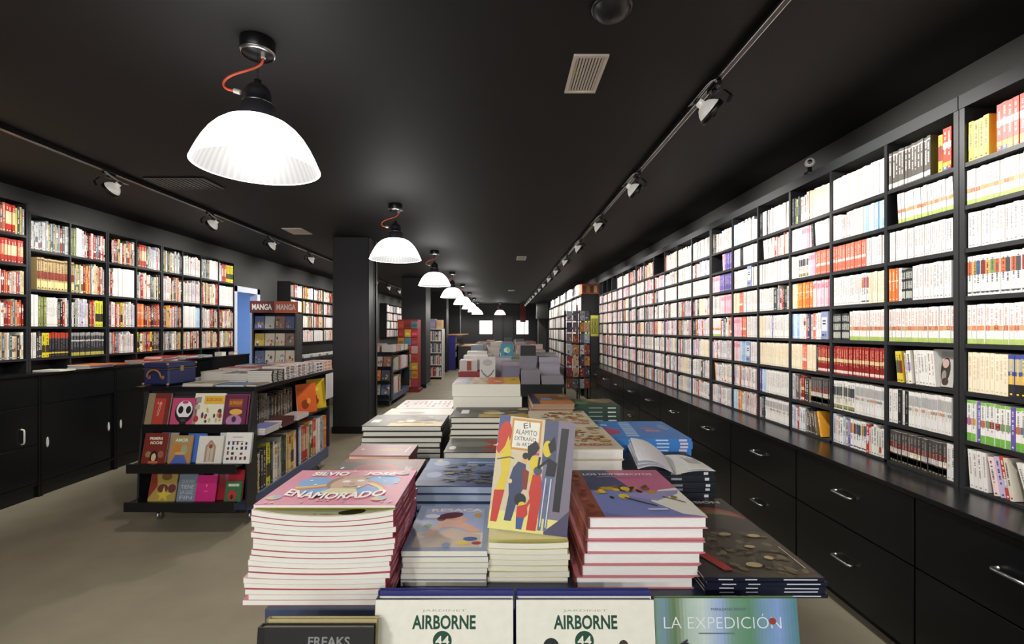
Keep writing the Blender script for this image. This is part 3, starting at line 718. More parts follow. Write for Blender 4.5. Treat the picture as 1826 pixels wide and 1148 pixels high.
for (b, r_) in cells:
    y0, y1 = BL[b]; zb = CAMH+ZR[r_+1]+(.012 if r_ == 7 else 0); zt = CAMH+ZR[r_]-(0 if r_ == 0 else .018)
    rng = random.Random(b*17+r_*3+5)
    spec = SP.get((b, r_))
    if not spec:
        q = rng.random()
        far = 'mix' if r_ >= 2 and rng.random() < .6 else 'mixw'
        spec = [(far, rng.randint(4, 12)), (rng.choice(['mixw', 'mix', 'wht', 'pink', 'cream', 'mixw', 'grey']), rng.randint(3, 9)), ('mixw', None)]
    series = spec[0][0] in SERIES or (len(spec) > 1 and spec[1][0] in SERIES) or spec[-1][0] in SERIES
    pos = ('nearest bay' if b == 0 else '%s bay' % nth(b+1))+' of right wall'
    nm, bud, wd, ct = ('manga_paperback', bud_m, 'manga', 'manga book') if (b < 3) else ('comic_paperback', bud_c, 'comic', 'comic book')
    hs = 1.04 if r_ else .88
    st = mass if bud[0] <= 0 else mass
    fill(rng, spec, (FX+.006+(.0), y1-.001, zb), -PI/2, y1-y0-.002, zt-zb, .13, (wd, '%s, %s' % (ROWN[r_], pos), 'paperbacks on the %s, %s' % (ROWN[r_], pos)), nm, ct, st, bud, hs=hs)
for (y0, y1) in bays[3][:2]:
    for r_ in range(8):
        zb = CAMH+ZR[r_+1]+(.012 if r_ == 7 else 0); zt = CAMH+ZR[r_]-(0 if r_ == 0 else .018); rng = random.Random(int(y0*100)+r_)
        fill(rng, [(rng.choice(['wht', 'mixw', 'wgreen']), 8), ('mixw', None)], (FX+.006, y1-.001, zb), -PI/2, y1-y0-.002, zt-zb, .13, ('', '', ''), '', '', mass, [0], hs=1.0)
mass.build('comic_paperback_rows', 'spine', None, 'rows of small comic paperbacks filling the farther compartments of the right shelving', 'comic books', None, 'stuff')
# subject dividers and one face-out volume
y0, y1 = BL[1]; zb = CAMH+ZR[6]
a = Art().rect(0, 0, 1, 1, 'b4b0ac').rect(.05, .8, .95, .95, '9c9894').ell(.62, .45, .2, .33, '2c2826').ell(.6, .62, .13, .12, 'b89c90').ell(.58, .3, .1, .14, '8c8078').ell(.66, .14, .14, .1, '3a2c28').text('1', .14, .08, .05, .05, '44403c')
ms = book_meshes('faceout', .115, .165, .02, 'b8b4b0', False, 'L', a)
o = put_book('manga_paperback', ms, 'grey face-out comic with dark figure, 6th shelf of 2nd bay on right wall', 'manga book', None, (0, 0, 0))
o.matrix_world = Matrix.Translation((FX+.045, y1-.262, zb+.0015)) @ Matrix.Rotation(-PI/2, 4, 'Z') @ Matrix.Rotation(math.radians(82), 4, 'X') @ Matrix.Translation((0, .0825, 0))
# ---------------------------------------------------------------- left wall: cabinets and shelving
LCX = -3.86; LTOP = CAMH-.36; LSX = -4.05
r = thing('worktop', 'black worktop over the tall cabinets along the left wall', 'worktop', None, (0, 0, 0))
MB().bbox(-4.24, LCX+.012, 2.2, 7.25, LTOP-.022, LTOP, .002).build('top', 'black', r)
for k, (y0, y1) in enumerate(((2.42, 3.20), (3.204, 3.98), (3.984, 4.755), (4.759, 5.53), (5.534, 6.31), (6.314, 7.25))):
    r = thing('cabinet', 'black sliding-door cabinet, %s from the camera along the left wall' % nth(k+1), 'cabinet', 'black cabinets under the left wall shelves', (0, 0, 0))
    MB().box(-4.24, LCX-.035, y0+.001, y1-.001, .1, LTOP-.023).box(-4.24, LCX-.02, y0+.001, y1-.001, .0, .1).box(LCX-.035, LCX, y0+.001, y0+.018, .0, LTOP-.023).box(LCX-.035, LCX, y1-.018, y1-.001, 0, LTOP-.023).box(LCX-.035, LCX-.004, y0+.018, y1-.018, .1, .12).build('body', 'black', r)
    MB().bbox(LCX-.034, LCX-.003, y0+.02, y1-.02, .765, LTOP-.026, .002).build('front_panel', 'black', r)
    if k == 1:
        for z0, z1 in ((.122, .436), (.44, .76)):
            d = MB().bbox(LCX-.034, LCX-.004, y0+.02, y1-.02, z0, z1, .002).build('drawer', 'black', r)
        hy = y0+.62
        MB().tube([(LCX-.004, hy, .47), (LCX+.016, hy, .475), (LCX+.02, hy, .49), (LCX+.02, hy, .57), (LCX+.016, hy, .585), (LCX-.004, hy, .59)], .006, 10).build('handle', 'white', d)
        continue
    ym = (y0+y1)/2
    for s, (a, c, xo) in enumerate(((y0+.02, ym+.03, -.004), (ym-.0, y1-.02, -.020))):
        d = MB().bbox(LCX+xo-.013, LCX+xo, a, c, .122, .76, .002).build('sliding_door', 'black', r)
        if s == 1 and k != 2: continue
        hy = a+.035 if s == 0 else c-.05
        T = Matrix.Translation((LCX+xo+.002, hy, .44)) @ Matrix.Rotation(PI/2, 4, 'Y') @ Matrix.Diagonal((3.2, .8, 1, 1))
        MB().lathe([(0, 0), (.013, 0), (.014, .004), (.010, .008), (.007, .004), (0, .003)], 24, T=T).build('handle', 'white', d)['label'] = 'oval white recessed pull'
LU = [2.5, 2.88, 3.28, 3.675], [3.679, 4.068], [4.072, 4.465, 4.88], [4.884, 5.27, 5.665], [5.669, 6.03, 6.4, 6.795, 7.19]
ZL = [.995, .70, .352, .030, -.245]
ZL0 = [1.07, .80, .555, .30, .03, -.245]
LUN = ['the unit behind the camera', 'nearest unit', '2nd unit', '3rd unit', '4th unit']
LB = []
for ui, U in enumerate(LU):
    Z = ZL0 if ui <= 1 else ZL
    r = thing('bookshelf', ['black shelving unit beside the camera on the left wall', 'narrow black shelving unit at the near end of the left wall', 'second black shelving unit of the left wall', 'third black shelving unit of the left wall', 'wide black shelving unit ending at the blue-lit doorway'][ui], 'bookshelf', 'black shelving units along the left wall')
    MB().box(-4.24, -4.225, U[0], U[-1], LTOP, CAMH+Z[0]+.02).build('back_panel', 'case', r)
    for i, y in enumerate(U):
        t = .018
        a, c = (y, y+t) if i == 0 else ((y-t, y) if i == len(U)-1 else (y-.008, y+.008))
        MB().box(-4.224, LSX, a, c, LTOP, CAMH+Z[0]).build('upright', 'case', r)
    MB().box(-4.224, LSX, U[0], U[-1], CAMH+Z[0], CAMH+Z[0]+.02).build('top_board', 'case', r)
    for z in Z[1:]:
        m = MB()
        for i, (a, c) in enumerate(zip(U, U[1:])): m.box(-4.224, LSX-.001, a+(.018 if i == 0 else .008), c-(.018 if i == len(U)-2 else .008), CAMH+z-.02, CAMH+z)
        m.build('shelf', 'case', r)
    for i, (a, c) in enumerate(zip(U, U[1:])): LB.append((a+(.018 if i == 0 else .008), c-(.018 if i == len(U)-2 else .008), Z, ui))
LROW = ['top shelf', '2nd shelf', '3rd shelf', '4th shelf', '5th shelf']
SL = {
 (3, 0): [('yellow', 2), ('silver', 6), ('redset', 3), ('yelgreen', 1), ('silver', None)], (3, 1): [('redset', None)], (3, 2): [('warm', 4), ('mixw', 4), ('warm', None)], (3, 3): [('warm', None)], (3, 4): [('redset', 5), ('warm', None)],
 (4, 0): [('silver', 6), ('mixw', 1), ('silver', 5), ('warm', 5), ('silver', None)], (4, 1): [('gap', .06), ('tanred', None)], (4, 2): [('whtbig', 2), ('olive', 3), ('wht', 6), ('warm', None)], (4, 3): [('wht', 3), ('darkmix', 3), ('yellow', 2), ('redtop', None)],
 (5, 0): [('olive', 2), ('gap', .005), ('whtbig', 2), ('mixw', 2), ('warm', 6), ('warm', None)], (5, 1): [('tanred', 1), ('silver', 4), ('warm', None)], (5, 2): [('warm', 6), ('mixw', 5), ('warm', 4), ('yellow', None)], (5, 3): [('yelfoot', None)],
 (6, 0): [('gap', .03), ('warm', 3), ('silver', 3), ('warm', None)], (6, 1): [('warm', 3), ('whtbig', None)], (6, 2): [('warm', 3), ('mixw', 4), ('yellow', 1), ('mixw', None)], (6, 3): [('grey', 3), ('warm', 4), ('mixw', None)],
 (7, 0): [('warm', 3), ('redset', 4), ('silver', 4), ('mixw', None)], (7, 1): [('grey', 4), ('warm', None)], (7, 2): [('orange', 6), ('warm', None)], (7, 3): [('yellow', 1), ('warm', 8), ('yellow', 1), ('darkmix', None)],
 (8, 0): [('silver', None)], (8, 1): [('mixw', 6), ('warm', None)], (9, 0): [('mixw', None)], (9, 1): [('mixw', None)], (9, 2): [('whtbig', 8), ('lblue', None)], (11, 1): [('wht', None)], (10, 0): [('silver', 3), ('grey', 4), ('darkmix', 2), ('whtbig', None)],
 (11, 0): [('mixw', 4), ('redset', 4), ('yellow', None)],
}
bud_l = [300]; mass = MB()
for b, (y0, y1, Z, ui) in sorted(enumerate(LB), key=lambda q: abs(q[0]-4) if q[0] >= 3 else 50+q[0]):
    for r_ in range(len(Z)-1):
        rng = random.Random(b*13+r_*7+2); zb, zt = CAMH+Z[r_+1], CAMH+Z[r_]-(0 if r_ == 0 else .02)
        spec = SL.get((b, r_)) or [('warm', rng.randint(3, 8)), (rng.choice(['mixw', 'warm', 'silver']), rng.randint(2, 6)), ('warm', None)]
        pos = '%s, %s bay of left wall' % (LROW[r_], nth(b-2) if b > 3 else 'nearest')
        if b < 3: bud_l[0] = 0
        nm = 'comic_album'
        fill(rng, spec, (LSX-.006, y0+.001, zb), PI/2, y1-y0-.002, zt-zb, .155, ('album', pos, 'albums on the '+pos), nm, 'comic album', mass, bud_l)
mass.build('comic_album_rows', 'spine', None, 'rows of tall comic albums filling the farther compartments of the left shelving', 'comic albums', None, 'stuff')
# flat books lying on the left worktop
FC = ['e4e0d6', '8c9094', '4a5a7c', 'c8643a', 'd8d4cc', 'b03024', '6f8ab0']
for i, (y, n, w_, d_) in enumerate(((4.10, 1, .24, .16), (4.42, 3, .22, .26), (4.72, 2, .2, .2), (5.1, 3, .22, .26), (5.38, 5, .2, .26), (5.8, 4, .2, .22), (6.15, 3, .18, .2))):
    stack('flat_album', 'flat comic album', '%s along the left worktop' % nth(i+1), -4.046, -4.046+w_*.95, y, y+d_, LTOP, n, .011, FC[i], False, 'R', None, covers=[jit(FC[(i+q) % 7], .05) for q in range(3)], seed=i, wob=.008, twist=.06)
stack('small_box', 'small white card box', 'on the left worktop next to the doorway', -4.0, -3.9, 6.62, 6.72, LTOP, 1, .05, 'e8e4dc', True, cat='box')
stack('small_box', 'small pinkish card box', 'on the left worktop at its far end', -4.0, -3.92, 6.95, 7.05, LTOP, 1, .04, 'c8948c', True, cat='box')
# farther wall units on the left and on the right
FARS = [0]
def far_unit(x, y0, y1, side, z0, rows, rh, nb, label, pal, top_books=False, bname='graphic_novel', wherewd='far left unit', budget=None, stuffmb=None, depth=.16, xb=None):
    r = thing('bookshelf', label, 'bookshelf'); rz = PI/2 if side < 0 else -PI/2
    sgn = 1 if side > 0 else -1; xb = xb if xb is not None else x+sgn*(depth+.03)
    lo, hi = min(x, xb), max(x, xb)
    zt = z0+rows*rh
    MB().box(min(xb, xb-sgn*.015), max(xb, xb-sgn*.015), y0, y1, z0-.02, zt).build('back_panel', 'case', r)
    lo2, hi2 = (lo, xb-.0151) if side > 0 else (xb+.0151, hi)
    for i in range(nb+1):
        y = lerp(y0, y1, i/nb); a, c = (y, y+.018) if i == 0 else ((y-.018, y) if i == nb else (y-.008, y+.008))
        MB().box(lo2, hi2, a, c, z0-.02, zt).build('upright' if 0 < i < nb else 'side_panel', 'case', r)
    for k in range(rows+1):
        m = MB()
        for i in range(nb):
            a, c = lerp(y0, y1, i/nb), lerp(y0, y1, (i+1)/nb)
            m.box(lo2, hi2, a+(.018 if i == 0 else .008), c-(.018 if i == nb-1 else .008), z0+k*rh-.018, z0+k*rh)
        m.build('shelf', 'case', r)
    for i in range(nb):
        for k in range(rows):
            rng = random.Random(i*31+k*7+len(label)); a, c = lerp(y0, y1, i/nb)+.009, lerp(y0, y1, (i+1)/nb)-.009
            if i == 0: a += .01
            if i == nb-1: c -= .01
            zb = z0+k*rh; H = rh-.02
            ox = x+sgn*.006
            org = (ox, a+.001, zb) if side < 0 else (ox, c-.001, zb)
            wd = ('novel', '%s row up, %s bay of %s' % (nth(k+1), nth(i+1), wherewd), 'graphic novels in the '+wherewd)
            p = pal[(i+k) % len(pal)]
            fill(rng, [(p, rng.randint(5, 12)), (rng.choice(pal), None)], org, rz, c-a-.002, H, depth-.02, wd, bname, 'graphic novel', stuffmb, budget, detail=False, ts=1.25)
    return r
bud_f = [290]; mf = MB()
far_unit(-4.0, 8.97, 12.3, -1, CAMH-.24, 4, .29, 6, 'black wall-hung shelving unit beyond the doorway on the left', ['warm', 'mixw', 'pastel', 'warm'], budget=bud_f, stuffmb=mf, wherewd='unit beyond the doorway', xb=-4.23)
far_unit(-4.0, 16.4, 19.6, -1, CAMH-.24, 4, .29, 6, 'black wall-hung shelving unit seen between the two far pillars', ['mixw', 'mixw', 'grey'], budget=[0], stuffmb=mf, wherewd='far left unit', xb=-4.23)
far_unit(1.64, 10.0, 17.0, 1, .42, 5, .345, 10, 'deep black shelving unit standing forward at the far right', ['mixw', 'wht', 'silver', 'pastel', 'mixw'], budget=bud_f, stuffmb=mf, wherewd='deep far-right unit', xb=2.18, depth=.2)
mf.build('graphic_novel_rows', 'spine', None, 'rows of books filling the farthest shelving units', 'graphic novels', None, 'stuff')
rng = random.Random(3)
for i in range(26):
    y = 10.02+i*.26; cc = 'b4603a' if i < 2 else rng.choice(['d8d4cc', 'c8d0c4', 'b8b4ac', 'dcc8c0', 'c4c8cc'])
    if y > 16.8: break
    r = thing('box_file', '%s boxed set, %s from the near end on top of the deep far-right unit' % (cname(cc), nth(i+1)), 'boxed set', 'boxed sets along the top of the deep far-right unit', (1.66, y, .42+5*.345))
    MB().bbox(0, .2 if i else .42, 0, .235, 0, .20+rng.uniform(0, .05), .003, cc).build('box', 'matte', r)
    m = MB(); 
    if i == 0:
        for q in range(5): m.box(.02+q*.078, .085+q*.078, -.002, 0, .03, .17, ['8c4a2c', 'c88a4c', '5c3020', 'd8b08c', '7c3c28'][q])
    else: m.box(-.002, 0, .04, .19, .05, .15, jit('8a8480', .1, rng))
    m.build('printed_label', 'spine', r)
far_cab = thing('cabinet', 'black low cabinet with drawers under the deep far-right unit', 'cabinet')
MB().box(1.64, 2.18, 10.0, 17.0, 0, .40).build('body', 'black', far_cab)
for i in range(8):
    MB().bbox(1.626, 1.639, 10.02+i*.87, 10.86+i*.87, .04, .38, .002).build('drawer', 'black', far_cab)
# low grey boxes under the unit beyond the doorway
r = thing('cabinet', 'dark low cabinet under the shelving beyond the doorway', 'cabinet')
MB().bbox(-4.24, -3.75, 9.0, 12.3, 0, .85, .004).build('body', 'fascia', r)
for i in range(4): MB().bbox(-3.749, -3.735, 9.03+i*.82, 9.81+i*.82, .08, .83, .003).build('door', 'fascia', r)
for i in range(7):
    stack('flat_album', 'pale album', 'lying %s on the cabinet beyond the doorway' % nth(i+1), -4.05, -3.8, 9.1+i*.42, 9.4+i*.42, .85, 2, .02, jit('dcd8d0', .05), True, 'R', seed=i+40)
# yellow display box on a black plinth between the two right runs
r = thing('display_plinth', 'black plinth between the two right-hand shelving runs', 'plinth')
MB().bbox(1.68, 1.93, 9.56, 9.9, 0, 1.26, .004).build('body', 'case', r)
r = thing('display_box', 'bright yellow-green display box on top of the black plinth', 'display box', None, (1.69, 9.57, 1.26))
MB().bbox(0, .23, 0, .28, 0, .42, .004, 'c8c850').build('box', 'matte', r)
m = MB().box(.012, .06, -.002, 0, .02, .40, 'e8e490').box(.08, .21, -.002, 0, .05, .36, '8a8a30')
for i in range(8): m.box(.09+.03*(i % 4), .105+.03*(i % 4), -.003, -.002, .08+.14*(i//4), .16+.14*(i//4), ['5c5a28', 'b0a844'][i % 2])
m.build('printed_front', 'spine', r)
# ---------------------------------------------------------------- the big display table
TT = .848
def table(x0, x1, y0, y1, h, label, top='blue', legs='white', shelf=True):
    r = thing('display_table', label, 'table')
    MB().bbox(x0, x1, y0, y1, h-.032, h, .002).build('tabletop', top, r)
    for x in (x0+.03, x1-.08):
        for y in (y0+.03, y1-.08): MB().bbox(x, x+.05, y, y+.05, 0, h-.033, .003).build('leg', legs, r)
    for ya in (y0+.012, y1-.028): MB().box(x0+.03, x1-.03, ya, ya+.016, h-.12, h-.033).build('apron', 'black', r)
    if shelf: MB().bbox(x0+.02, x1-.02, y0+.085, y1-.085, .22, .245, .002).build('lower_shelf', 'black', r)
    return r
tb = table(-.463, .562, .925, 1.615, TT, 'blue-grey display table loaded with comics, nearest the camera', legs='black')
table(-.60, .675, 1.62, 3.2, TT, 'long blue-grey display table joined behind the nearest one', legs='black')
for x in (-.46, .54):
    m = MB(); m.mesh([(x, .918, .80), (x, .765, .582), (x, .765, .56), (x, .918, .46), (x+.015, .918, .80), (x+.015, .765, .582), (x+.015, .765, .56), (x+.015, .918, .46)], [(0, 1, 2, 3), (4, 7, 6, 5), (0, 4, 5, 1), (1, 5, 6, 2), (2, 6, 7, 3), (3, 7, 4, 0)], '1c1c20')
    m.build('rack_bracket', 'black', tb)
m = MB().box(-.46, .555, .76, .915, .583, .597).box(-.46, .555, .755, .76, .583, .615); m.build('rack_ledge', 'black', tb)

# -- artworks
pinkbg = 'd07f96'
a1 = Art().rect(0, 0, 1, 1, pinkbg)
for cx, cy, rx, ry in ((.24, .60, .13, .16), (.34, .36, .13, .10), (.76, .66, .16, .16), (.68, .38, .12, .10)): a1.ell(cx, cy, rx, ry, '6f9ed0')
a1.ell(.84, .6, .07, .08, '6f9ed0')
for i, c in enumerate(('c8643a', 'd8a24c', 'd8cc7c')):
    a1.line([(.60, .64-.035*i), (.70, .62-.035*i), (.80, .50-.035*i), (.83, .40-.03*i)], .03, c)
    a1.line([(.14, .38+.03*i), (.28, .42+.03*i), (.44, .50+.03*i)], .03, c)
a1.ell(.50, .58, .15, .22, '8c6e5a').ell(.53, .55, .14, .21, 'c4a288').ell(.54, .76, .12, .06, 'b0907c').poly([(.36, .3), (.42, .42), (.62, .40), (.66, .28), (.5, .24)], 'd8d0a0')
a1.ell(.49, .62, .035, .03, 'eceae4').ell(.60, .64, .03, .03, 'eceae4').line([(.5, .46), (.56, .45), (.61, .48)], .02, '4a3c38').ell(.555, .54, .025, .035, 'b08c74')
for cx, cy in ((.2, .64), (.27, .52), (.73, .74), (.8, .62), (.9, .58), (.63, .46)): a1.ell(cx, cy, .013, .018, 'f0ece8')
for cx, cy in ((.22, .86), (.9, .88), (.08, .16), (.85, .14)): a1.ell(cx, cy, .055, .055, 'c8b48c').ell(cx+.02, cy+.02, .03, .04, '8fa8c8')
for i in range(16):
    rr = random.Random(i+50); a1.ell(rr.uniform(.03, .97), rr.choice([rr.uniform(.9, .97), rr.uniform(.03, .1)]), .012, .014, rr.choice(['d8c8a0', 'e0a8b0', '9aa8c8']))
a1.text('SILVIO', .30, .85, .30, .13, 'f4f0ea', .035, .03).text('JOSÉ', .72, .85, .26, .14, 'f4f0ea', .035, -.12).text('ENAMORADO', .50, .20, .74, .17, 'f4f0ea', .03, 0, .10)
# 18 pink paperbacks, the pages sagging towards the top
N1 = 18
sags = [0, .0005, .001, .002, .003, .004, .005, .006, .0065, .007, .0075, .008, .0085, .009, .010, .011, .013, 0]
rng = random.Random(5)
for i in range(N1):
    last = i == N1-1; t1 = .0108; par = i % 3
    sg_ = (sags[i], sags[i+1]) if i < N1-2 else ((sags[i], sags[i]) if not last else 0)
    ms = book_meshes(('silvio', last, sg_, par), .28, .23, t1 if not last else .006, ['b85c68', 'c49a94', 'b06068'][par] if not last else 'c87088', False, 'R', a1 if last else None, 'd8d8d0', 'a03450', [(.1, .3, 'd88a9c'), (.4, .62, 'e0b0b8')], sg_, 'b8504f' if i % 3 == 0 else 'c8b0a4')
    f = i/(N1-1)
    put_book('softcover_comic', ms, 'pink-edged paperback, %s of the tall front stack nearest the aisle' % ordn(i, N1), 'comic book', 'pink-edged paperbacks in the tall front stack',
             (-.366+.016*f+rng.uniform(-.004, .004)+(-.008 if i in (0, 3, 4) else 0), 1.052+rng.uniform(-.002, .002), TT+i*(t1+.0003)+(.003 if last else 0)), rng.uniform(-.008, .008))
# yellow endpaper sheet peeping out below the top cover
a = Art().rect(0, 0, 1, 1, 'b4b040').ell(.68, .06, .1, .06, '3a3418').text('EL TEBEO', .48, .03, .14, .02, '2c2c20')
ms = book_meshes('sheet', .276, .228, .0012, 'c8c8a8', False, 'R', a, sag=.0128)
put_book('folded_leaflet', ms, 'yellow-green leaflet tucked under the topmost pink cover', 'leaflet', None, (-.351, 1.050, TT+16*.0111+.0112), .004)

a2 = Art().rect(0, 0, 1, 1, '8f9cb4').rect(.10, .06, .93, .92, 'a2aed0').rect(.1, .06, .93, .35, 'cfc9bd').poly([(.1, .2), (.5, .45), (.9, .3), (.9, .06), (.1, .06)], 'c8b4a0')
a2.ell(.5, .62, .2, .1, 'd8a894', .1).ell(.47, .74, .17, .075, '5a2a34', .2).ell(.35, .66, .06, .06, '5a2a34').poly([(.15, .3), (.35, .55), (.7, .56), (.92, .38), (.8, .34), (.6, .46), (.4, .46), (.24, .26)], 'd8aa94')
a2.ell(.22, .72, .1, .05, 'dde0e8').ell(.84, .74, .05, .05, 'c89a40').ell(.2, .5, .05, .04, '7c9a50').ell(.78, .22, .09, .04, '3c5aa0').ell(.7, .14, .08, .035, 'd8c040').ell(.86, .14, .06, .03, 'a03c34').ell(.5, .1, .05, .05, '8896bc')
a2.text('RESACA', .54, .87, .72, .085, 'e8dce0', .03)
stack('softcover_comic', 'cream-paged paperback', 'with the lilac bather cover at the table front', -.215, -.033, 1.01, 1.27, TT, 6, .0120, '8c94a8', False, 'L', a2, 'dedccb', '98a0b4', seed=3, cat='comic book')
a3 = Art().rect(0, 0, 1, 1, 'dcd49c').rect(0, .6, 1, 1, '3c4668').ell(.2, .2, .12, .1, 'b8342c').ell(.5, .15, .1, .1, '1c1c20').ell(.8, .2, .08, .12, '7c8a30').ell(.1, .6, .1, .2, 'b8342c').rect(0, 0, 1, .06, 'd8cf7c')
s3, z3 = stack('softcover_comic', 'cream-paged paperback', 'under the propped yellow cover', -.030, .142, 1.02, 1.262, TT, 7, .0122, 'c8c48c', False, 'L', a3, 'dddbcb', 'b8b48c', seed=4, cat='comic book', sags=[0, (0, .0005), (.0005, .001), (.001, .0015), (.0015, .002), (.002, .0025), (.0025, .003)], twist=.02)
# the propped cover with elongated figures
YL, RD, NV, BKK = 'd2bc30', 'bc3524', '36415f', '17181b'
a4 = Art().rect(0, 0, 1, 1, 'c9bc9c').rect(0, 0, 1, .16, 'dcd47e').rect(0, .74, .14, 1, '46527a').rect(.62, .13, 1, 1, '77707f').rect(.60, .60, .78, 1, '474e66').poly([(.66, 0), (1, 0), (1, .22), (.86, .12)], '48435c').rect(.62, .0, .70, .13, 'd8d088')
a4.poly([(.82, .94), (.92, .94), (.88, .20), (.79, .20)], '1d1c20')
a4.rect(.17, .70, .56, .985, 'c08a3a').rect(.195, .72, .535, .965, 'dfdccf')
a4.text('El', .365, .93, .09, .05, '3a3a36', 0, .2).text('ALAMITO', .365, .865, .28, .045, '3a3a36').text('EXTRAÑO', .36, .81, .28, .045, '3a3a36').text('de ARTE', .35, .755, .2, .035, '3a3a36').text('2', .52, .73, .075, .12, 'b83c78', .03)
a4.ell(.09, .83, .085, .12, RD, -.2).ell(.05, .70, .05, .05, RD)                    # red drapery at the left
a4.poly([(.14, .82), (.20, .66), (.19, .50), (.15, .34), (.04, .33), (.10, .48), (.07, .62)], YL).poly([(.03, .33), (.16, .34), (.10, .06), (.02, .06)], RD).line([(.02, .60), (.18, .63), (.24, .62)], .012, '5a5634').line([(.02, .62), (.12, .72)], .02, YL)
a4.poly([(.30, .60), (.40, .58), (.42, .40), (.34, .28), (.28, .08), (.19, .08), (.22, .30), (.20, .42), (.24, .54)], NV).poly([(.36, .55), (.45, .52), (.44, .36), (.38, .36)], '7c2c20').ell(.385, .62, .035, .035, 'd8a868').ell(.385, .655, .04, .03, BKK).ell(.22, .42, .025, .02, 'd8c090')
a4.poly([(.40, .74), (.50, .80), (.56, .74), (.46, .62), (.42, .62)], BKK).ell(.50, .60, .055, .07, YL).ell(.49, .47, .035, .05, YL)
a4.poly([(.50, .50), (.60, .50), (.66, .34), (.62, .22), (.60, .02), (.48, .02), (.50, .24), (.47, .34)], RD).ell(.56, .535, .055, .04, '4a4c5c').poly([(.62, .44), (.70, .42), (.70, .34), (.64, .33)], '445a94')
a4.ell(.37, .27, .075, .055, BKK).ell(.40, .225, .05, .03, YL).poly([(.34, .21), (.46, .24), (.48, .15), (.42, .10), (.34, .12)], RD).poly([(.34, .12), (.44, .12), (.42, .02), (.35, .02)], '3c5488').line([(.44, .2), (.5, .28)], .03, RD)
a4.poly([(.68, .66), (.80, .62), (.78, .50), (.66, .50)], BKK).ell(.66, .74, .06, .075, YL).poly([(.66, .78), (.74, .86), (.77, .74), (.70, .70)], BKK).line([(.68, .64), (.56, .56), (.57, .66)], .025, BKK)
for xx in (.64, .71): a4.poly([(xx, .5), (xx+.055, .5), (xx+.02, .03), (xx-.02, .03)], '56688c').line([(xx+.03, .48), (xx+.005, .06)], .012, 'd8d4c8')
stand_book('hardback_comic', 'propped hardback with elongated red and yellow figures on its cover', .172, .242, .018, .052, 1.045, z3+.013, 13, a4, 'b8b0a4', True, -6.5, 0, 'L', 'comic book', page='e4e0d4')
r = thing('book_easel', 'small wire easel behind the propped yellow cover', 'book stand', None, (.055, 1.10, z3))
MB().tube([(-.05, .11, .002), (-.03, .052, .15), (.03, .052, .15), (.05, .11, .002)], .002, 6).tube([(-.05, .11, .002), (-.05, -.0, .002), (-.05, -.005, .012)], .002, 6).tube([(.05, .11, .002), (.05, 0, .002), (.05, -.005, .012)], .002, 6).build('wire_frame', 'metal', r)

a5 = Art().rect(0, 0, 1, 1, '6f78ac').rect(0, .5, 1, 1, '3f4263').poly([(.42, 1), (1, 1), (1, .42), (.58, .42)], 'b0607f').poly([(1, 0), (1, .55), (.80, .5), (.72, .38), (.64, .28), (.82, .05)], 'd8d6ca').poly([(.35, .42), (1, .50), (.95, .42), (.7, .28)], '8c88b4')
a5.rect(0, 0, .14, 1, '7c4434')
for i in range(26):
    rr = random.Random(i+9); a5.ell(rr.uniform(.2, .74), rr.uniform(.44, .58), rr.uniform(.02, .05), rr.uniform(.02, .05), rr.choice(['2a2216', 'b08c28', '6a5420', 'd0b040', '4a2c1c', '1c1a16']), rr.uniform(0, 3), 10)
a5.ell(.42, .36, .05, .05, 'd0b83c').line([(.42, .34), (.56, .24), (.66, .18)], .022, '2c2a20').ell(.3, .34, .02, .025, '1c1c24').ell(.88, .34, .03, .03, '7c6a30').line([(.78, .36), (.86, .3), (.94, .24)], .015, '5a5024')
for i in range(9): a5.ell(.05+.02*math.sin(i*2), .08+i*.11, .03, .03, ['944c38', '6a3024'][i % 2])
a5.text('LOS HOMBRECITOS', .52, .865, .74, .05, 'e8e4ec', .015).rect(.28, .79, .6, .805, 'a0748c').rect(.55, .10, .72, .125, 'c8c8dc')
stack('hardback_comic', 'pink-edged hardback', 'at the table front right', .153, .401, 1.0, 1.33, TT, 6, .0252, 'c47c84', True, 'L', a5, 'e4e4e0', '7c4038', [(.1, .5, ('94503c', .1, .9)), (.6, .85, ('6a3024', .15, .85))], drift=(.026, -.006), wob=.006, twist=.012, seed=6, cat='comic book')
dk = '2c2926'
a6 = Art().rect(0, 0, 1, 1, dk).poly([(.12, 1), (.0, .62), (.3, .1), (.42, .0), (.98, .0), (1, .9), (.9, 1)], '47402f')
for i in range(90):
    rr = random.Random(i+19); a6.ell(rr.uniform(.26, .92), rr.uniform(.06, .95), rr.uniform(.015, .06), rr.uniform(.012, .04), rr.choice(['5c543c', '3c382c', '6a6248', '332f28', '4c4638']), rr.uniform(0, 3), 12)
for cx, cy, rx, ry in ((.52, .22, .07, .05), (.55, .9, .06, .04), (.82, .86, .06, .04), (.72, .36, .04, .04), (.66, .6, .05, .03)): a6.ell(cx, cy, rx, ry, 'b4a478')
a6.poly([(.0, .72), (.06, .80), (.24, .34), (.30, .12), (.22, .10)], '9c2c20').line([(.93, .15), (.93, .6)], .008, 'c8c4bc').text('EL', .09, .4, .06, .06, 'd0ccc4', 0, -1.2)
WM = [(.12, .24, ('c8ccd4', .35, .65)), (.34, .44, ('c8ccd4', .35, .65)), (.66, .94, ('c8ccd4', .35, .65))]
stack('display_album', 'navy-spined album', 'at the front corner of the table', .412, .655, .966, 1.19, TT, 5, .0078, '20222c', True, 'F', a6, 'd8d4c4', '171c2e', WM, drift=(-.004, 0), wob=.004, twist=.015, seed=7, cat='comic book')
a7 = Art().rect(0, 0, 1, 1, '2e2b27').ell(.55, .35, .42, .36, '96402c').ell(.55, .30, .38, .33, '7c6a48').ell(.6, .2, .4, .28, '3c372c').ell(.5, .5, .06, .05, 'd8d0b0').text('PASSION', .62, .86, .56, .08, 'dcd8d0', .02)
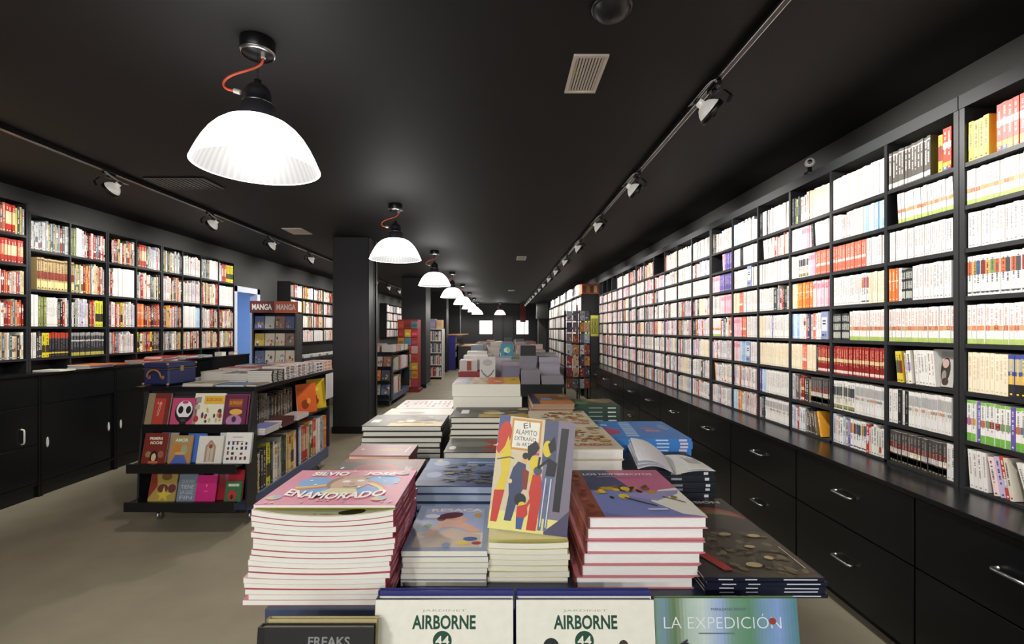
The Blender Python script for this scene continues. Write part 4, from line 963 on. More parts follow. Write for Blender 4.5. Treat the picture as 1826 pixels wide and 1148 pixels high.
stack('display_album', 'dark album with an orange planet', 'behind the navy-spined albums', .43, .655, 1.198, 1.43, TT, 4, .0085, '24211f', True, 'F', a7, 'd8d4c4', '1a1c28', WM, seed=8, cat='comic book')
# front rack: covers facing the camera on the sloping ledge
def rack_copy(label, w, h, t, x, y, z, art, cover, **k):
    return stand_book('display_album', label, w, h, t, x, y, z, 8, art, cover, cat='comic book', **k)
def airborne():
    a = Art().rect(0, 0, 1, 1, 'd9d8cc')
    a.text('JARDINET', .5, .945, .32, .014, '9a9a90').text('AIRBORNE', .5, .888, .46, .072, '1d4634', .028)
    a.ell(.49, .795, .068, .05, '1d4634', n=28).text('44', .49, .795, .10, .05, 'dcdcd0', .01)
    return a
a8 = airborne(); a8.ell(.245, .70, .045, .035, '6a4430').ell(.245, .66, .055, .03, '8c6a50').poly([(.1, .62), (.4, .62), (.46, .2), (.05, .2)], '5a5440')
a9 = airborne(); a9.ell(.25, .765, .058, .045, '262a2c').rect(.2, .70, .3, .74, '3a3630').ell(.77, .77, .035, .03, '3c3630').poly([(.1, .66), (.4, .68), (.46, .2), (.05, .2)], '4c4c3c').poly([(.62, .72), (.9, .72), (.95, .2), (.6, .2)], '3c4438')
rz = .598
hA = (CAMH-.474-rz)/math.cos(math.radians(8))
for q, (xx, ar, lb) in enumerate(((-.1025, a8, 'white 44 album with green lettering, beside the black album in the front rack'), (.1430, a9, 'white 44 album with green lettering and helmeted head, in the middle of the front rack'))):
    yb = .85-hA*math.sin(math.radians(8))
    rack_copy(lb, .240, hA, .018, xx, yb, rz, ar, 'd9d8cc', scol='2a2f6a', page='2a2f6e')
    stand_book('display_album', 'navy-backed album standing behind the white 44 album %s' % ('nearer the aisle' if q == 0 else 'in the middle'), .242, hA+.004, .014, xx, yb+.0185, rz, 8, None, '2a2f6e', cat='comic book', page='2a2f6e')
a10 = Art().bands([(0, '6f8c7c'), (.06, '6c8898'), (.14, '5c7450'), (.22, '9cb0a4'), (.34, 'b4c4c0'), (.46, '92a6cc'), (.54, '6c9080'), (.66, '5a8468'), (.76, '6c90a8'), (.86, '7c98c8'), (1, '4f7c84')])
a10.text('MARAZANO FERRER', .52, .945, .25, .014, '5c6a74').text('LA EXPEDICIÓN', .47, .885, .82, .075, 'd4dcdc', -.012).rect(.30, .82, .55, .826, '5c6c70').ell(.82, .885, .025, .018, '8c3c30')
a10.ell(.20, .73, .055, .05, '23252c').ell(.21, .70, .09, .04, '2c2e38').ell(.345, .73, .028, .02, '8c3428').line([(.18, .77), (.22, .79)], .01, '30323a').poly([(.1, .68), (.32, .68), (.4, .2), (.02, .2)], '34302c')
yb = .85-hA*math.sin(math.radians(8))
rack_copy('green and blue misty album LA EXPEDICIÓN in the front rack', .250, hA, .010, .391, yb, rz, a10, '5c7a54', scol='30383a')
a11 = Art().rect(0, 0, 1, 1, '202020').rect(.0, .0, .06, 1, '181818')
a11.text('FREAKS', .62, .93, .36, .05, '7c7c7c', .02).text('SQUEELE', .62, .878, .40, .04, '4c4c4c', .01).rect(.26, .86, .40, .88, 'a09448').ell(.3, .80, .14, .04, 'c0b060').poly([(.5, .8), (.55, .86), (.6, .8)], 'c8b040').ell(.82, .80, .05, .03, '8c7a40').poly([(.15, .78), (.5, .8), (.6, .3), (.1, .3)], '4a4030').poly([(.55, .78), (.9, .78), (.9, .3), (.6, .3)], '5c4838')
hF = (CAMH-.492-rz)/math.cos(math.radians(8))
stand_book('display_album', 'black FREAKS SQUEELE album at the aisle end of the front rack', .190, hF, .016, -.308, .80-hF*math.sin(math.radians(8)), rz, 8, a11, '1c1c1e', cat='comic book', page='cfc8a8')
stand_book('display_album', 'gold-edged album standing behind the black one in the front rack', .186, hF+.002, .012, -.306, .80-hF*math.sin(math.radians(8))+.0165, rz, 8, None, 'a89c70', cat='comic book', page='cfc8a8')

# -- second and third rows
a12 = Art().rect(0, 0, 1, 1, '7c5048').poly([(0, .0), (.45, .0), (.3, .9), (0, .9)], '58504e').ell(.48, .70, .26, .16, '9c4434').ell(.46, .70, .2, .11, '84382c').rect(.28, .68, .6, .71, '6a3a30').text('COMART', .86, .6, .34, .08, 'd8d0c8', .02, PI/2).ell(.08, .72, .02, .03, 'd8d4d0')
stack('hardback_comic', 'brown hardback with a red oval', 'behind the tall pink stack', -.52, -.256, 1.22, 1.585, TT, 4, .0275, '6a4640', True, 'R', a12, 'd8c8b8', '5a342c', seed=9, cat='comic book')
a13 = Art().rect(0, 0, 1, 1, '94696a').ell(.6, .5, .2, .14, 'a07850').ell(.12, .55, .03, .04, 'e8e0dc').line([(.88, .3), (.9, .8)], .015, 'd8c8c8')
stack('hardback_comic', 'small dusty-pink hardback', 'at the aisle edge of the table', -.534, -.322, 1.64, 1.80, TT, 5, .0214, '7c4c50', True, 'R', a13, 'e0b8a0', '6a3c40', seed=10, cat='comic book')
a14 = Art().rect(0, 0, 1, 1, '3c5078').rect(0, .55, 1, 1, '5a7098').rect(0, 0, 1, .18, '223460')
a14.ell(.18, .8, .1, .1, '8c9cbc').ell(.16, .36, .09, .1, '8090b4').ell(.14, .9, .04, .04, 'c0b040').rect(.5, .82, .95, .87, '9cacc4').rect(.52, .72, .9, .75, '8a9cb8')
for i in range(90):
    rr = random.Random(i+29); a14.ell(rr.uniform(.26, .84), rr.uniform(.08, .78), rr.uniform(.015, .07), rr.uniform(.008, .03), rr.choice(['20242c', '2c3038', '6a5c48', '3c3c44', '181c24', '8c7c5c', '44505c']), rr.uniform(-.15, .15), 10)
stack('hardback_comic', 'navy hardback with a misty city', 'in the table middle', -.239, .012, 1.30, 1.575, TT, 5, .0230, '2c3e6c', True, 'L', a14, '9aa8bc', '2a3c6c', seed=11, twist=.02, cat='comic book')
g14 = Art().rect(0, 0, 1, 1, '6a645c').rect(.32, .0, 1, .35, 'b89c58').rect(.05, .3, .16, .55, 'd8d8d4')
for i in range(26):
    rr = random.Random(i+70); g14.ell(rr.uniform(.3, .95), rr.uniform(.25, .85), rr.uniform(.03, .08), rr.uniform(.04, .1), rr.choice(['8c7c4c', '3c3a34', 'b8a878', '504838', '9c8c68']), rr.uniform(0, 3), 10)
g14.ell(.56, .4, .06, .1, 'd8d4c4')
stack('hardback_comic', 'black and gold hardback', 'behind the small pink books', -.593, -.256, 2.0, 2.26, TT, 6, .0226, '201f1e', True, 'R', g14, 'd2d0c4', '1a1918', drift=(0, 0), wob=.007, twist=.02, seed=12, cat='comic book')
stack('hardback_comic', 'highlight-painted hardback', 'behind the black and gold ones near the aisle', -.575, -.25, 2.272, 2.45, TT, 6, .0226, 'c4c0b4', True, 'R', Art().rect(0, 0, 1, 1, 'c8c2b0').ell(.5, .5, .3, .35, 'e0dccc').ell(.4, .3, .2, .2, '9c9480'), 'd2d0c4', seed=13, cat='comic book')  # pale cover and ellipse paint a lamp highlight into the colour
a15 = Art().rect(0, 0, 1, 1, 'd8d2cc')
for i in range(30):
    rr = random.Random(i+90); a15.rect(.06+.09*(i % 10)+rr.uniform(0, .02), .15+.25*(i//10), .10+.09*(i % 10)+rr.uniform(0, .03), .32+.25*(i//10), rr.choice(['a8342c', 'c85040', 'c8c0bc', '8c6a64']))
stack('hardback_comic', 'white hardback printed in red', 'farthest along the aisle edge', -.555, -.265, 2.462, 2.75, TT, 6, .0226, 'd8d4cc', True, 'R', a15, 'd2d0c4', seed=14, cat='comic book')
a16 = Art().rect(0, 0, 1, 1, '4c4c48').ell(.72, .55, .28, .3, '8c2c20').ell(.85, .5, .18, .09, 'd8d0c4').ell(.35, .55, .3, .2, '6a6c64').ell(.1, .3, .05, .12, 'c8c8c0').poly([(.5, .1), (1, .3), (1, 0), (.6, 0)], '7c2a22')
stack('hardback_comic', 'black and red hardback', 'behind the misty city books', -.214, .05, 1.73, 1.955, TT, 4, .0242, '2a2826', True, 'L', a16, 'd6d4c8', '4a4a44', seed=15, cat='comic book')
g17 = Art().rect(0, 0, 1, 1, '4c4a44').rect(.34, 0, 1, .3, 'a8904c').rect(.1, .35, .2, .7, 'd4d4d0')
for i in range(22):
    rr = random.Random(i+170); g17.ell(rr.uniform(.3, .95), rr.uniform(.25, .8), rr.uniform(.03, .08), rr.uniform(.05, .12), rr.choice(['9c8c58', '3c3a34', 'c8bc94', '504838', '8c7c58']), rr.uniform(0, 3), 10)
stack('hardback_comic', 'black and gold hardback', 'behind the black and red books', -.221, .118, 1.985, 2.245, TT, 7, .0250, '262524', True, 'B', g17, 'd6d2c4', seed=16, wob=.005, cat='comic book')
def covers_grid(seed, base='c8c0b4'):
    a = Art().rect(0, 0, 1, 1, base); rr = random.Random(seed)
    for i in range(4): a.rect(i/4, 0, (i+1)/4, 1, rr.choice(['8c4a40', 'c8642c', 'b03c30', '5c6478', 'b8a888', '3c3c44', 'c8a030', '5a5a9c']))
    for i in range(30): a.ell(rr.uniform(.04, .96), rr.uniform(.08, .92), rr.uniform(.02, .05), rr.uniform(.03, .09), rr.choice(['d8d0c0', '4a3c38', 'c85a34', '2c3048', 'd8b85c', 'c83828', '9c9c8c']), rr.uniform(0, 3), 10)
    return a
stack('comic_omnibus', 'very thick white-paged omnibus', 'standing highest on the table', -.262, .097, 2.5, 2.86, TT, 4, .0640, 'b0a89c', False, 'B', covers_grid(4), 'd2d0c4', seed=17, wob=.008, twist=.012, cat='comic book')
a18 = Art().rect(0, 0, 1, 1, '7c5434').poly([(0, 0), (.3, 0), (.1, 1), (0, 1)], '3c3c54').rect(.2, 0, 1, .3, 'b0703c').ell(.4, .45, .14, .12, '6a7a9c').ell(.7, .6, .2, .2, '5c4430').ell(.85, .75, .1, .1, '9c8450')
stack('hardback_comic', 'orange-brown hardback', 'beside the thick omnibus volumes', .140, .345, 2.3, 2.66, TT, 7, .0262, 'b4825c', True, 'L', a18, 'a88c74', 'c0a084', wob=.006, seed=18, cat='comic book')
a19 = Art().rect(0, 0, 1, 1, '38483c').rect(.3, .5, 1, 1, '6a6a4c').ell(.7, .6, .2, .2, '8c7c50').ell(.2, .4, .15, .2, '4c7c4c').ell(.5, .8, .1, .1, 'a89c70')
stack('display_album', 'dark green album', 'at the far drawer-side table corner', .36, .583, 2.36, 2.6, TT, 8, .0203, '2c4038', True, 'F', a19, 'c8c8b8', '2c4038', [(.3, .6, ('8ca094', .4, .6)), (.72, .9, ('c8ccc4', .35, .65))], seed=19, cat='comic book')
def mapart(s):
    a = Art().rect(0, 0, 1, 1, 'c4b9a2'); rr = random.Random(s)
    for i in range(60): a.ell(rr.uniform(.22, .88), rr.uniform(.3, .84), rr.uniform(.015, .07), rr.uniform(.012, .045), rr.choice(['8c5c34', 'a8784c', '6a4428', 'b8a888', 'c09858']), rr.uniform(-.6, .6), 10)
    a.text('EL MUNDO', .5, .14, .8, .08, 'b8492c', .03).rect(.75, .88, .95, .93, '8c7c5c').ell(.85, .3, .08, .05, 'b08c50'); return a
stack('comic_omnibus', 'cream volume with a brown beast', 'just behind the pink-edged hardbacks', .107, .347, 1.38, 1.70, TT, 6, .0325, 'c4b9a2', True, 'L', mapart(3), 'dcdad2', 'b8ac94', seed=20, wob=.004, cat='comic book')
stack('comic_omnibus', 'cream volume with a brown beast', 'second back behind pink-edged hardbacks', .107, .340, 1.715, 2.03, TT, 6, .0325, 'c4b9a2', True, 'L', mapart(8), 'dcdad2', 'b8ac94', seed=21, wob=.004, cat='comic book')
a20 = Art().rect(0, 0, 1, 1, '3f7cc0').ell(.16, .4, .14, .2, '9c4a6c').rect(.04, .72, .22, .78, 'c8d8e8')
for i in range(7): a20.rect(.32+.012*i, .12+.12*i, .46+.012*i, .20+.12*i, 'a8c4e0')
a20.rect(.55, .5, .75, .58, 'a8687c').rect(.6, .36, .78, .44, 'b87c8c').ell(.88, .6, .05, .16, '7c88b8')
BM = [(.30, .46, ('c0d4ec', .3, .7)), (.60, .74, ('c0d4ec', .3, .7)), (.86, .95, ('d0c8d4', .2, .8))]
_, zb2 = stack('softcover_comic', 'dark blue paperback', 'under the bright blue ones by the drawers', .355, .668, 1.70, 2.02, TT, 4, .0195, '1f3866', False, 'F', None, 'c8ccd0', '20386a', BM, seed=22, cat='comic book')
_, zb3 = stack('softcover_comic', 'bright blue paperback', 'by the drawers', .352, .672, 1.70, 2.02, zb2, 6, .0122, '3c7cc4', False, 'F', a20, 'c8ccd0', '3c7cc4', BM, seed=23, wob=.005, cat='comic book')
_, zk = stack('hardback_comic', 'black-spined hardback', 'under the curled white booklet', .372, .638, 1.44, 1.665, TT, 7, .0162, '1a2028', True, 'F', None, 'c8c8c0', '151b24', [(.5, .62, ('8c9098', .3, .7)), (.88, .93, ('c8ccd0', .25, .75)), (.02, .98, ('3c444c', .92, .97))], seed=24, wob=.008, twist=.03, cat='comic book')
# the curled white booklet lying open, face down, on the black-spined stack
r = thing('open_booklet', 'curled white booklet lying open over the black-spined stack', 'booklet', None, (.505, 1.44, zk))
def leaf(mb_, c, bulge, col, K=10):
    """curved sheet between four corners (near fold, far fold, far tip, near tip)"""
    c = [Vector(q)-Vector((.505, 1.44, .964)) for q in c]; vs = []
    for i in range(K+1):
        t = i/K
        for v in (0, .5, 1): vs.append(c[0].lerp(c[3], t).lerp(c[1].lerp(c[2], t), v)+Vector((0, 0, bulge*math.sin(PI*t)+.002)))
    n0 = len(vs); fs = []
    for i in range(K):
        for v in (0, 1): a = 3*i+v; fs.append((a, a+3, a+4, a+1))
    F = fs+[tuple(n0+j for j in f[::-1]) for f in fs]
    for i in range(K): F += [(3*i, n0+3*i, n0+3*i+3, 3*i+3), (3*i+2, 3*i+5, n0+3*i+5, n0+3*i+2)]
    F += [(0, 1, 2, n0+2, n0+1, n0), (3*K+2, 3*K+1, 3*K, n0+3*K, n0+3*K+1, n0+3*K+2)]
    mb_.mesh(vs+[v-Vector((0, 0, .0008)) for v in vs], F, col)
m = MB()
for o_ in range(5): leaf(m, [(.505, 1.40, .964), (.545, 1.61, .964), (.40-.002*o_, 1.50, 1.048-.006*o_), (.392, 1.385, 1.008-.006*o_)], .016, ['e0e0e2', 'b0b4c4'][o_ % 2])
m.build('lifted_leaves', 'print', r)
m = MB()
for o_ in range(3): leaf(m, [(.506, 1.395, .9642), (.545, 1.61, .9642), (.636, 1.52, .9644), (.638, 1.43, .9644)], .012-.003*o_, 'dfdfda')
m.build('flat_leaves', 'print', r)
m = MB()
for i in range(7):
    m.box(.068+.006*i, .071+.006*i, .03, .10-.01*(i % 3), .0152-.0004*i, .0156-.0004*i, '9a9a9a')
m.build('printed_lines', 'print', r)
# ---------------------------------------------------------------- book islands on castors on the left
def island(x0, x1, y0, y1, h, label, tag_, end_books, side_specs, seed=1, bud=None, stuffm=None):
    r = thing('mobile_bookcase', label, 'bookcase')
    MB().bbox(x0, x1, y0, y1, h-.026, h, .003).build('top_board', 'black', r)
    MB().bbox(x0+.03, x1-.03, y0+.06, y1-.06, .09, .20, .003).build('base', 'bluebase', r)
    MB().box(x0+.03, x1-.02, y0+.055, y0+.075, .2, h-.027).build('end_panel', 'case', r)
    MB().box(x0+.03, x1-.02, y1-.075, y1-.055, .2, h-.027).build('end_panel', 'case', r)
    xm = x1-.25
    MB().box(xm-.012, xm, y0+.076, y1-.076, .2, h-.027).build('middle_panel', 'case', r)
    MB().box(x0+.05, x0+.062, y0+.076, y1-.076, .2, h-.027).build('far_side_panel', 'case', r)
    ym = lerp(y0, y1, .5)
    MB().box(xm+.0005, x1-.03, ym-.008, ym+.008, .2, .60).build('divider', 'case', r)
    MB().box(xm+.0005, x1-.02, y0+.0765, y1-.0765, .60, .62).build('shelf', 'case', r)
    # sloping rack on the near end
    for z, yf in ((.715, y0-.03), (.475, y0-.17), (.225, y0-.19)):
        m = MB().box(x0+.09, x1-.035, yf-.0, y0+.054, z-.014, z).box(x0+.09, x1-.035, yf-.012, yf, z-.05, z+.012); m.build('ledge', 'black', r)
    for xa in (x0+.075, x1-.034):
        m = MB()
        pts = [(y0+.054, h-.03), (y0+.03, h-.03), (y0-.03, .70), (y0-.06, .44), (y0-.07, .15), (y0+.054, .15)]
        vs = [(xa, a, b) for a, b in pts]+[(xa+.014, a, b) for a, b in pts]
        m.mesh(vs, [(0, 1, 2, 3, 4, 5), (11, 10, 9, 8, 7, 6)]+[(i, i+6, (i+1) % 6+6, (i+1) % 6) for i in range(6)], '101010')
        m.build('rack_side', 'case', r)
    for (a, b) in ((x0+.1, y0+.12), (x1-.09, y0+.12), (x0+.1, y1-.16), (x1-.09, y1-.16)):
        c = MB().box(a-.02, a+.02, b-.02, b+.02, .078, .089).lathe([(0, -.012), (.030, -.012), (.034, -.006), (.034, .006), (.030, .012), (0, .012)], 20, T=Matrix.Translation((a, b, .035)) @ Matrix.Rotation(PI/2, 4, 'Y')).box(a-.018, a-.014, b-.012, b+.012, .03, .08).box(a+.014, a+.018, b-.012, b+.012, .03, .08)
        c.build('caster', 'metal', r)
    return r
EY = 3.38
ix0, ix1, iy0, iy1, IH = -2.62, -1.76, EY, 4.95, .985
island(ix0, ix1, iy0, iy1, IH, 'black book island on castors with a sloping rack, nearest on the left', 'nearest island', None, None)
def px(x, Y): return (x-897)/850*Y
# covers on the sloping rack: (left px, right px, width-true?, top y, bottom y, Y of foot, seat z, art, label)
def skull():
    a = Art().rect(0, 0, 1, 1, 'b8446c').ell(.5, .5, .36, .42, '1c1a1e').ell(.5, .58, .31, .33, 'dcd8d8').ell(.36, .56, .10, .14, '1c1a1e').ell(.66, .56, .10, .14, '1c1a1e').ell(.5, .84, .12, .06, 'b8446c').poly([(.3, .3), (.7, .3), (.62, .04), (.38, .04)], '1c1a1e').rect(.42, .14, .58, .22, '4a4648')
    return a
def reda(): return Art().rect(0, 0, 1, 1, '6a2c28').rect(.0, 0, .3, 1, '8a7a5c').rect(.32, .04, .8, .84, 'a83a30').text('LA', .55, .7, .2, .08, 'd8b8a8').text('NOCHE', .55, .5, .4, .1, 'd8b8a8', 0, 1.4)
def whiteyel():
    a = Art().rect(0, 0, 1, 1, 'd8d2bc').rect(.32, .66, .98, .92, 'd0a838').text('LOS DOS', .64, .8, .5, .1, 'b85a2c', .03)
    rr = random.Random(4)
    for i in range(14): a.ell(rr.uniform(.3, .9), rr.uniform(.08, .5), rr.uniform(.03, .07), rr.uniform(.04, .1), rr.choice(['3c3848', '8c3c2c', 'b8a040', '5c5868', 'c87848', 'b0a890']), 0, 12)
    a.ell(.12, .2, .08, .1, 'a8303c').rect(.06, .7, .22, .88, '8c8c84').rect(.05, .5, .2, .64, 'a8a498'); return a
def purp(): return Art().rect(0, 0, 1, 1, '5c2440').rect(.2, .6, .8, .86, '8c4a28').text('EL PARQUE', .5, .73, .52, .13, 'c88c34', .02).ell(.55, .44, .28, .1, 'd0a044').ell(.5, .15, .34, .2, 'a8749c').ell(.5, .2, .1, .1, '3c2c3c')
def mafalda(): return Art().rect(0, 0, 1, 1, '6c241c').text('PRIMERA', .5, .82, .56, .1, 'd8d0bc', .03).text('NOCHE', .52, .68, .5, .1, 'd8d0bc', .03).ell(.25, .3, .12, .1, '8c7048').ell(.78, .3, .12, .12, '8c5838').ell(.5, .22, .17, .2, '1c1818').ell(.5, .2, .1, .13, 'c8a888').rect(.3, 0, .7, .08, 'b0603c')
def egypt(): return Art().rect(0, 0, 1, 1, 'a87c48').rect(.12, .72, .88, .94, '8c8868').text('AMOR', .5, .83, .6, .12, 'd8d4b8', .03).ell(.4, .5, .2, .16, 'b87034').ell(.66, .48, .15, .18, '8c9c78').poly([(.1, .0), (.3, .3), (.7, .3), (.9, .0)], '4a5a9c').ell(.5, .36, .26, .05, 'c09858')
def arch():
    a = Art().rect(0, 0, 1, 1, 'cfcbc0').poly([(.3, .05), (.3, .62), (.46, .84), (.54, .84), (.72, .62), (.72, .05)], '9a8470').poly([(.38, .05), (.38, .6), (.5, .76), (.64, .6), (.64, .05)], 'b8a898').ell(.51, .62, .08, .08, '8c3c30').line([(.51, .5), (.51, .1)], .02, '7c6454'); return a
def icons():
    a = Art().rect(0, 0, 1, 1, 'd4d2cc'); rr = random.Random(8)
    a.rect(.25, .84, .65, .86, '7c7c7c')
    for i in range(5):
        for j in range(4):
            if rr.random() < .85: a.rect(.1+.17*i, .12+.16*j, .1+.17*i+rr.uniform(.06, .11), .12+.16*j+rr.uniform(.06, .12), rr.choice(['26242c', '8c2c28', '2c3474', '1c1a1c', '5c2c34']))
    a.rect(.25, .70, .7, .72, '8c2c28'); return a
def gold(): return Art().rect(0, 0, 1, 1, '9c8444').poly([(.0, .1), (.3, .5), (.2, .95), (0, 1)], '7c2c20').ell(.5, .42, .2, .14, '5c2c30').ell(.85, .42, .15, .14, '5c2c30').ell(.6, .8, .2, .12, '6a4c24').poly([(.55, .5), (.62, .3), (.85, .26), (.68, .18), (.72, .02), (.55, .12), (.38, .02), (.44, .18), (.3, .26), (.5, .3)], 'c0a83c')
def greylet():
    a = Art().rect(0, 0, 1, 1, '6a7480').rect(.4, .9, .7, .92, 'a8aeb4')
    for i, s in enumerate(('QUE NO', 'TIENE', 'LA LUZ', 'FIN')): a.text(s, .5, .64-.17*i, .7, .12, '9aa4ac', .02)
    return a
def magenta(): return Art().rect(0, 0, 1, 1, 'b81f6c').text('Y', .52, .6, .12, .09, 'dcb8cc').rect(.4, .38, .6, .395, 'd890b4')
def darkr(): return Art().rect(0, 0, 1, 1, '7c1420').rect(.0, .9, 1, 1, '6a1018')
def greenb(): return Art().rect(0, 0, 1, 1, '2f5c38').rect(.15, .74, .85, .88, '8c9c80').text('MARTE', .5, .81, .6, .1, 'd0d4c8', .03).ell(.45, .3, .28, .26, '9c3024').ell(.45, .22, .09, .12, '1c1818')
RK = [
 (258, 300, 700, 755, .715, 'red and tan album leaning', 'at the aisle-cabinet end of the upper rack ledge', reda, 3.40, '8a7a5c'), (303, 350, 708, 755, .715, 'pink album with a white skull mask', 'on the upper rack ledge', skull, 3.40, 'b8446c'),
 (342, 398, 702, 757, .715, 'cream album with cartoon crowd', 'on the upper rack ledge', whiteyel, 3.40, 'd8d2bc'), (396, 438, 706, 758, .715, 'plum album with orange lettering', 'on the upper rack ledge', purp, 3.40, '5c2440'),
 (252, 296, 776, 828, .475, 'brown-red album with a dark-haired child', 'on the middle rack ledge', mafalda, 3.26, '6c241c'), (300, 340, 781, 829, .475, 'tan and green album', 'on the middle rack ledge', egypt, 3.26, 'a87c48'),
 (350, 396, 783, 830, .475, 'white album with a drawn arch', 'on the middle rack ledge', arch, 3.26, 'cfcbc0'), (398, 446, 780, 833, .475, 'white album printed with small icons', 'at the drawer end of the middle rack ledge', icons, 3.26, 'd4d2cc'),
 (264, 313, 843, 895, .225, 'gold album with a yellow star', 'on the lowest rack ledge', gold, 3.24, '9c8444'), (315, 349, 843, 895, .225, 'grey-blue lettered album', 'on the lowest rack ledge', greylet, 3.24, '6a7480'),
 (348, 384, 854, 898, .225, 'magenta album', 'on the lowest rack ledge', magenta, 3.24, 'b81f6c'), (400, 430, 866, 900, .225, 'small green album with a red devil', 'at the end of the lowest rack ledge', greenb, 3.22, '2f5c38'),
]
for (l_, r_, t_, b_, z_, lab, wh, fn, Y_, cv) in RK:
    w_ = (r_-l_)/850*(Y_-.12); h_ = (b_-t_)/850*(Y_-.12)*1.06
    sp_y = {.715: 3.362, .475: 3.26, .225: 3.235}[z_]
    stand_book('display_album', lab+' '+wh, w_, h_, .012, px((l_+r_)/2, sp_y), sp_y, z_+.001, 14, fn(), cv, cat='comic album', spine='R' if l_ > 350 else 'L')
# copies standing behind them
BK = [(300, 345, .715, .205, '2c2a28'), (402, 434, .715, .215, '8c3c6c'), (290, 305, .475, .2, '8c8c90'), (338, 356, .475, .195, '3f66b0'), (395, 440, .475, .2, 'b8b8bc'), (384, 396, .225, .18, 'd88aa8'), (392, 424, .225, .2, '8c1420'), (320, 350, .225, .21, '2c3a5c')]
for i, (l_, r_, z_, h_, cv) in enumerate(BK):
    sp_y = {.715: 3.378, .475: 3.285, .225: 3.262}[z_]
    stand_book('display_album', '%s album standing behind the front covers, %s of the hidden copies' % (cname(cv), nth(i+1)), (r_-l_)/850*3.2+.06, h_, .010, px((l_+r_)/2, sp_y), sp_y+.004, z_+.001, 12, None, cv, cat='comic album')
# spine books in the aisle side of the island
mass = MB(); bud_i = [120]
sideA = [('darkmix', 3), ('olive', 1), ('silver', 4), ('darkmix', 10), ('grey', 3), ('darkmix', None)]
fill(random.Random(2), sideA, (ix1-.125, iy0+.085, .62), PI/2, .82, .29, .11, ('album', 'upper side shelf of the nearest island', 'albums on the upper side shelf of the nearest island'), 'illustrated_book', 'illustrated book', mass, bud_i)
stand = MB()
for (yy, cv, lab, h_) in ((4.42, 'd8642c', 'orange face-out album on the upper side shelf of the nearest island', .27), (4.66, 'd8b830', 'yellow album behind the orange one on the upper side shelf', .29)):
    a = Art().rect(0, 0, 1, 1, cv).rect(.1, .6, .6, .7, jit(cv, .1)).ell(.4, .3, .2, .16, '8c3c1c').ell(.6, .4, .1, .1, 'e8a040')
    ms = book_meshes(lab, .21, h_, .014, cv, True, 'R', a)
    o = put_book('display_album', ms, lab, 'comic album', None, (0, 0, 0))
    o.matrix_world = Matrix.Translation((ix1-.06, yy, .621)) @ Matrix.Rotation(math.radians(90-28), 4, 'Z') @ Matrix.Rotation(math.radians(84), 4, 'X') @ Matrix.Translation((0, h_/2, 0))
lowA = [('silver', 2), ('darkmix', 2), ('yellow', 1), ('black', 1), ('mix', 4), ('black', 2), ('warm', 3), ('yellow', 1), ('pink', 1), ('warm', 3), ('wht', 1), ('warm', None)]
lowB = [('lblue', 2), ('redset', 3), ('warm', 4), ('red', 2), ('wht', 3), ('grey', 3), ('orange', 4), ('warm', None)]
fill(random.Random(5), lowA, (ix1-.036, iy0+.08, .2), PI/2, lerp(iy0, iy1, .5)-.012-iy0-.08, .38, .18, ('album', 'near lower shelf of the nearest island', 'albums on the near lower shelf of the island'), 'illustrated_book', 'illustrated book', mass, bud_i, hs=1.0, ts=2.1)
fill(random.Random(6), lowB, (ix1-.036, lerp(iy0, iy1, .5)+.01, .2), PI/2, iy1-.08-lerp(iy0, iy1, .5)-.01, .38, .18, ('album', 'far lower shelf of the nearest island', 'albums on the far lower shelf of the island'), 'illustrated_book', 'illustrated book', mass, bud_i, hs=1.0, ts=1.9)
if mass.v: mass.build('graphic_novel_rows', 'spine', None, 'last books of the nearest island shelves', 'graphic novels', None, 'stuff')
for i, (y, n, t_, c1) in enumerate(((3.48, 3, .016, '7c88b8'), (3.75, 4, .014, '5c2c30'), (4.05, 3, .013, 'c8b8b4'))):
    stack('flat_album', 'flat %s album' % cname(c1), 'on the upper side shelf, %s along' % nth(i+1), ix1-.12, ix1+.02, y, y+.22, .621, n, t_, c1, False, 'R' if i == 1 else 'L', Art().rect(0, 0, 1, 1, jit(c1, .06)), 'd8d0cc', seed=i+60)
# stacks on the island top
TI = IH
TOP = [
 (-1.965, -1.775, 3.66, 3.86, 7, .0125, '1c1e20', 'black-spined paperback', 'd0ccc4'), (-1.965, -1.775, 3.88, 4.08, 8, .0125, 'd8d0cc', 'pale-spined paperback', '2c2a2c'), (-1.97, -1.775, 4.10, 4.30, 8, .0125, 'd8cac8', 'pinkish-white paperback', '3c3032'),
 (-1.97, -1.775, 4.32, 4.50, 8, .0125, 'd4c8c4', 'white paperback with dark bands', '2c2a2c'), (-1.97, -1.775, 4.52, 4.70, 3, .03, 'd0c8cc', 'thick white boxed volume', '3c3c44'), (-1.97, -1.775, 4.72, 4.94, 3, .031, 'd8b4a4', 'thick salmon boxed volume', 'a88070'),
 (-2.19, -1.985, 3.70, 3.92, 5, .013, '5c6068', 'grey paperback', '9a9a9c'), (-2.19, -1.985, 3.94, 4.16, 6, .014, 'a8303c', 'red-topped album', 'd8d0cc'), (-2.19, -1.985, 4.18, 4.40, 6, .014, '7c5c88', 'violet album', 'd8d0cc'), (-2.19, -1.985, 4.42, 4.62, 7, .013, 'c8a888', 'tan album', 'd8d0cc'),
 (-2.41, -2.21, 3.80, 4.02, 5, .014, 'c8bca8', 'sand-coloured album', 'd8d0cc'), (-2.41, -2.21, 4.04, 4.26, 6, .013, 'b8485c', 'rose album', 'd8d0cc'), (-2.41, -2.21, 4.28, 4.50, 6, .014, '8c9098', 'slate album', 'd8d0cc'),
]
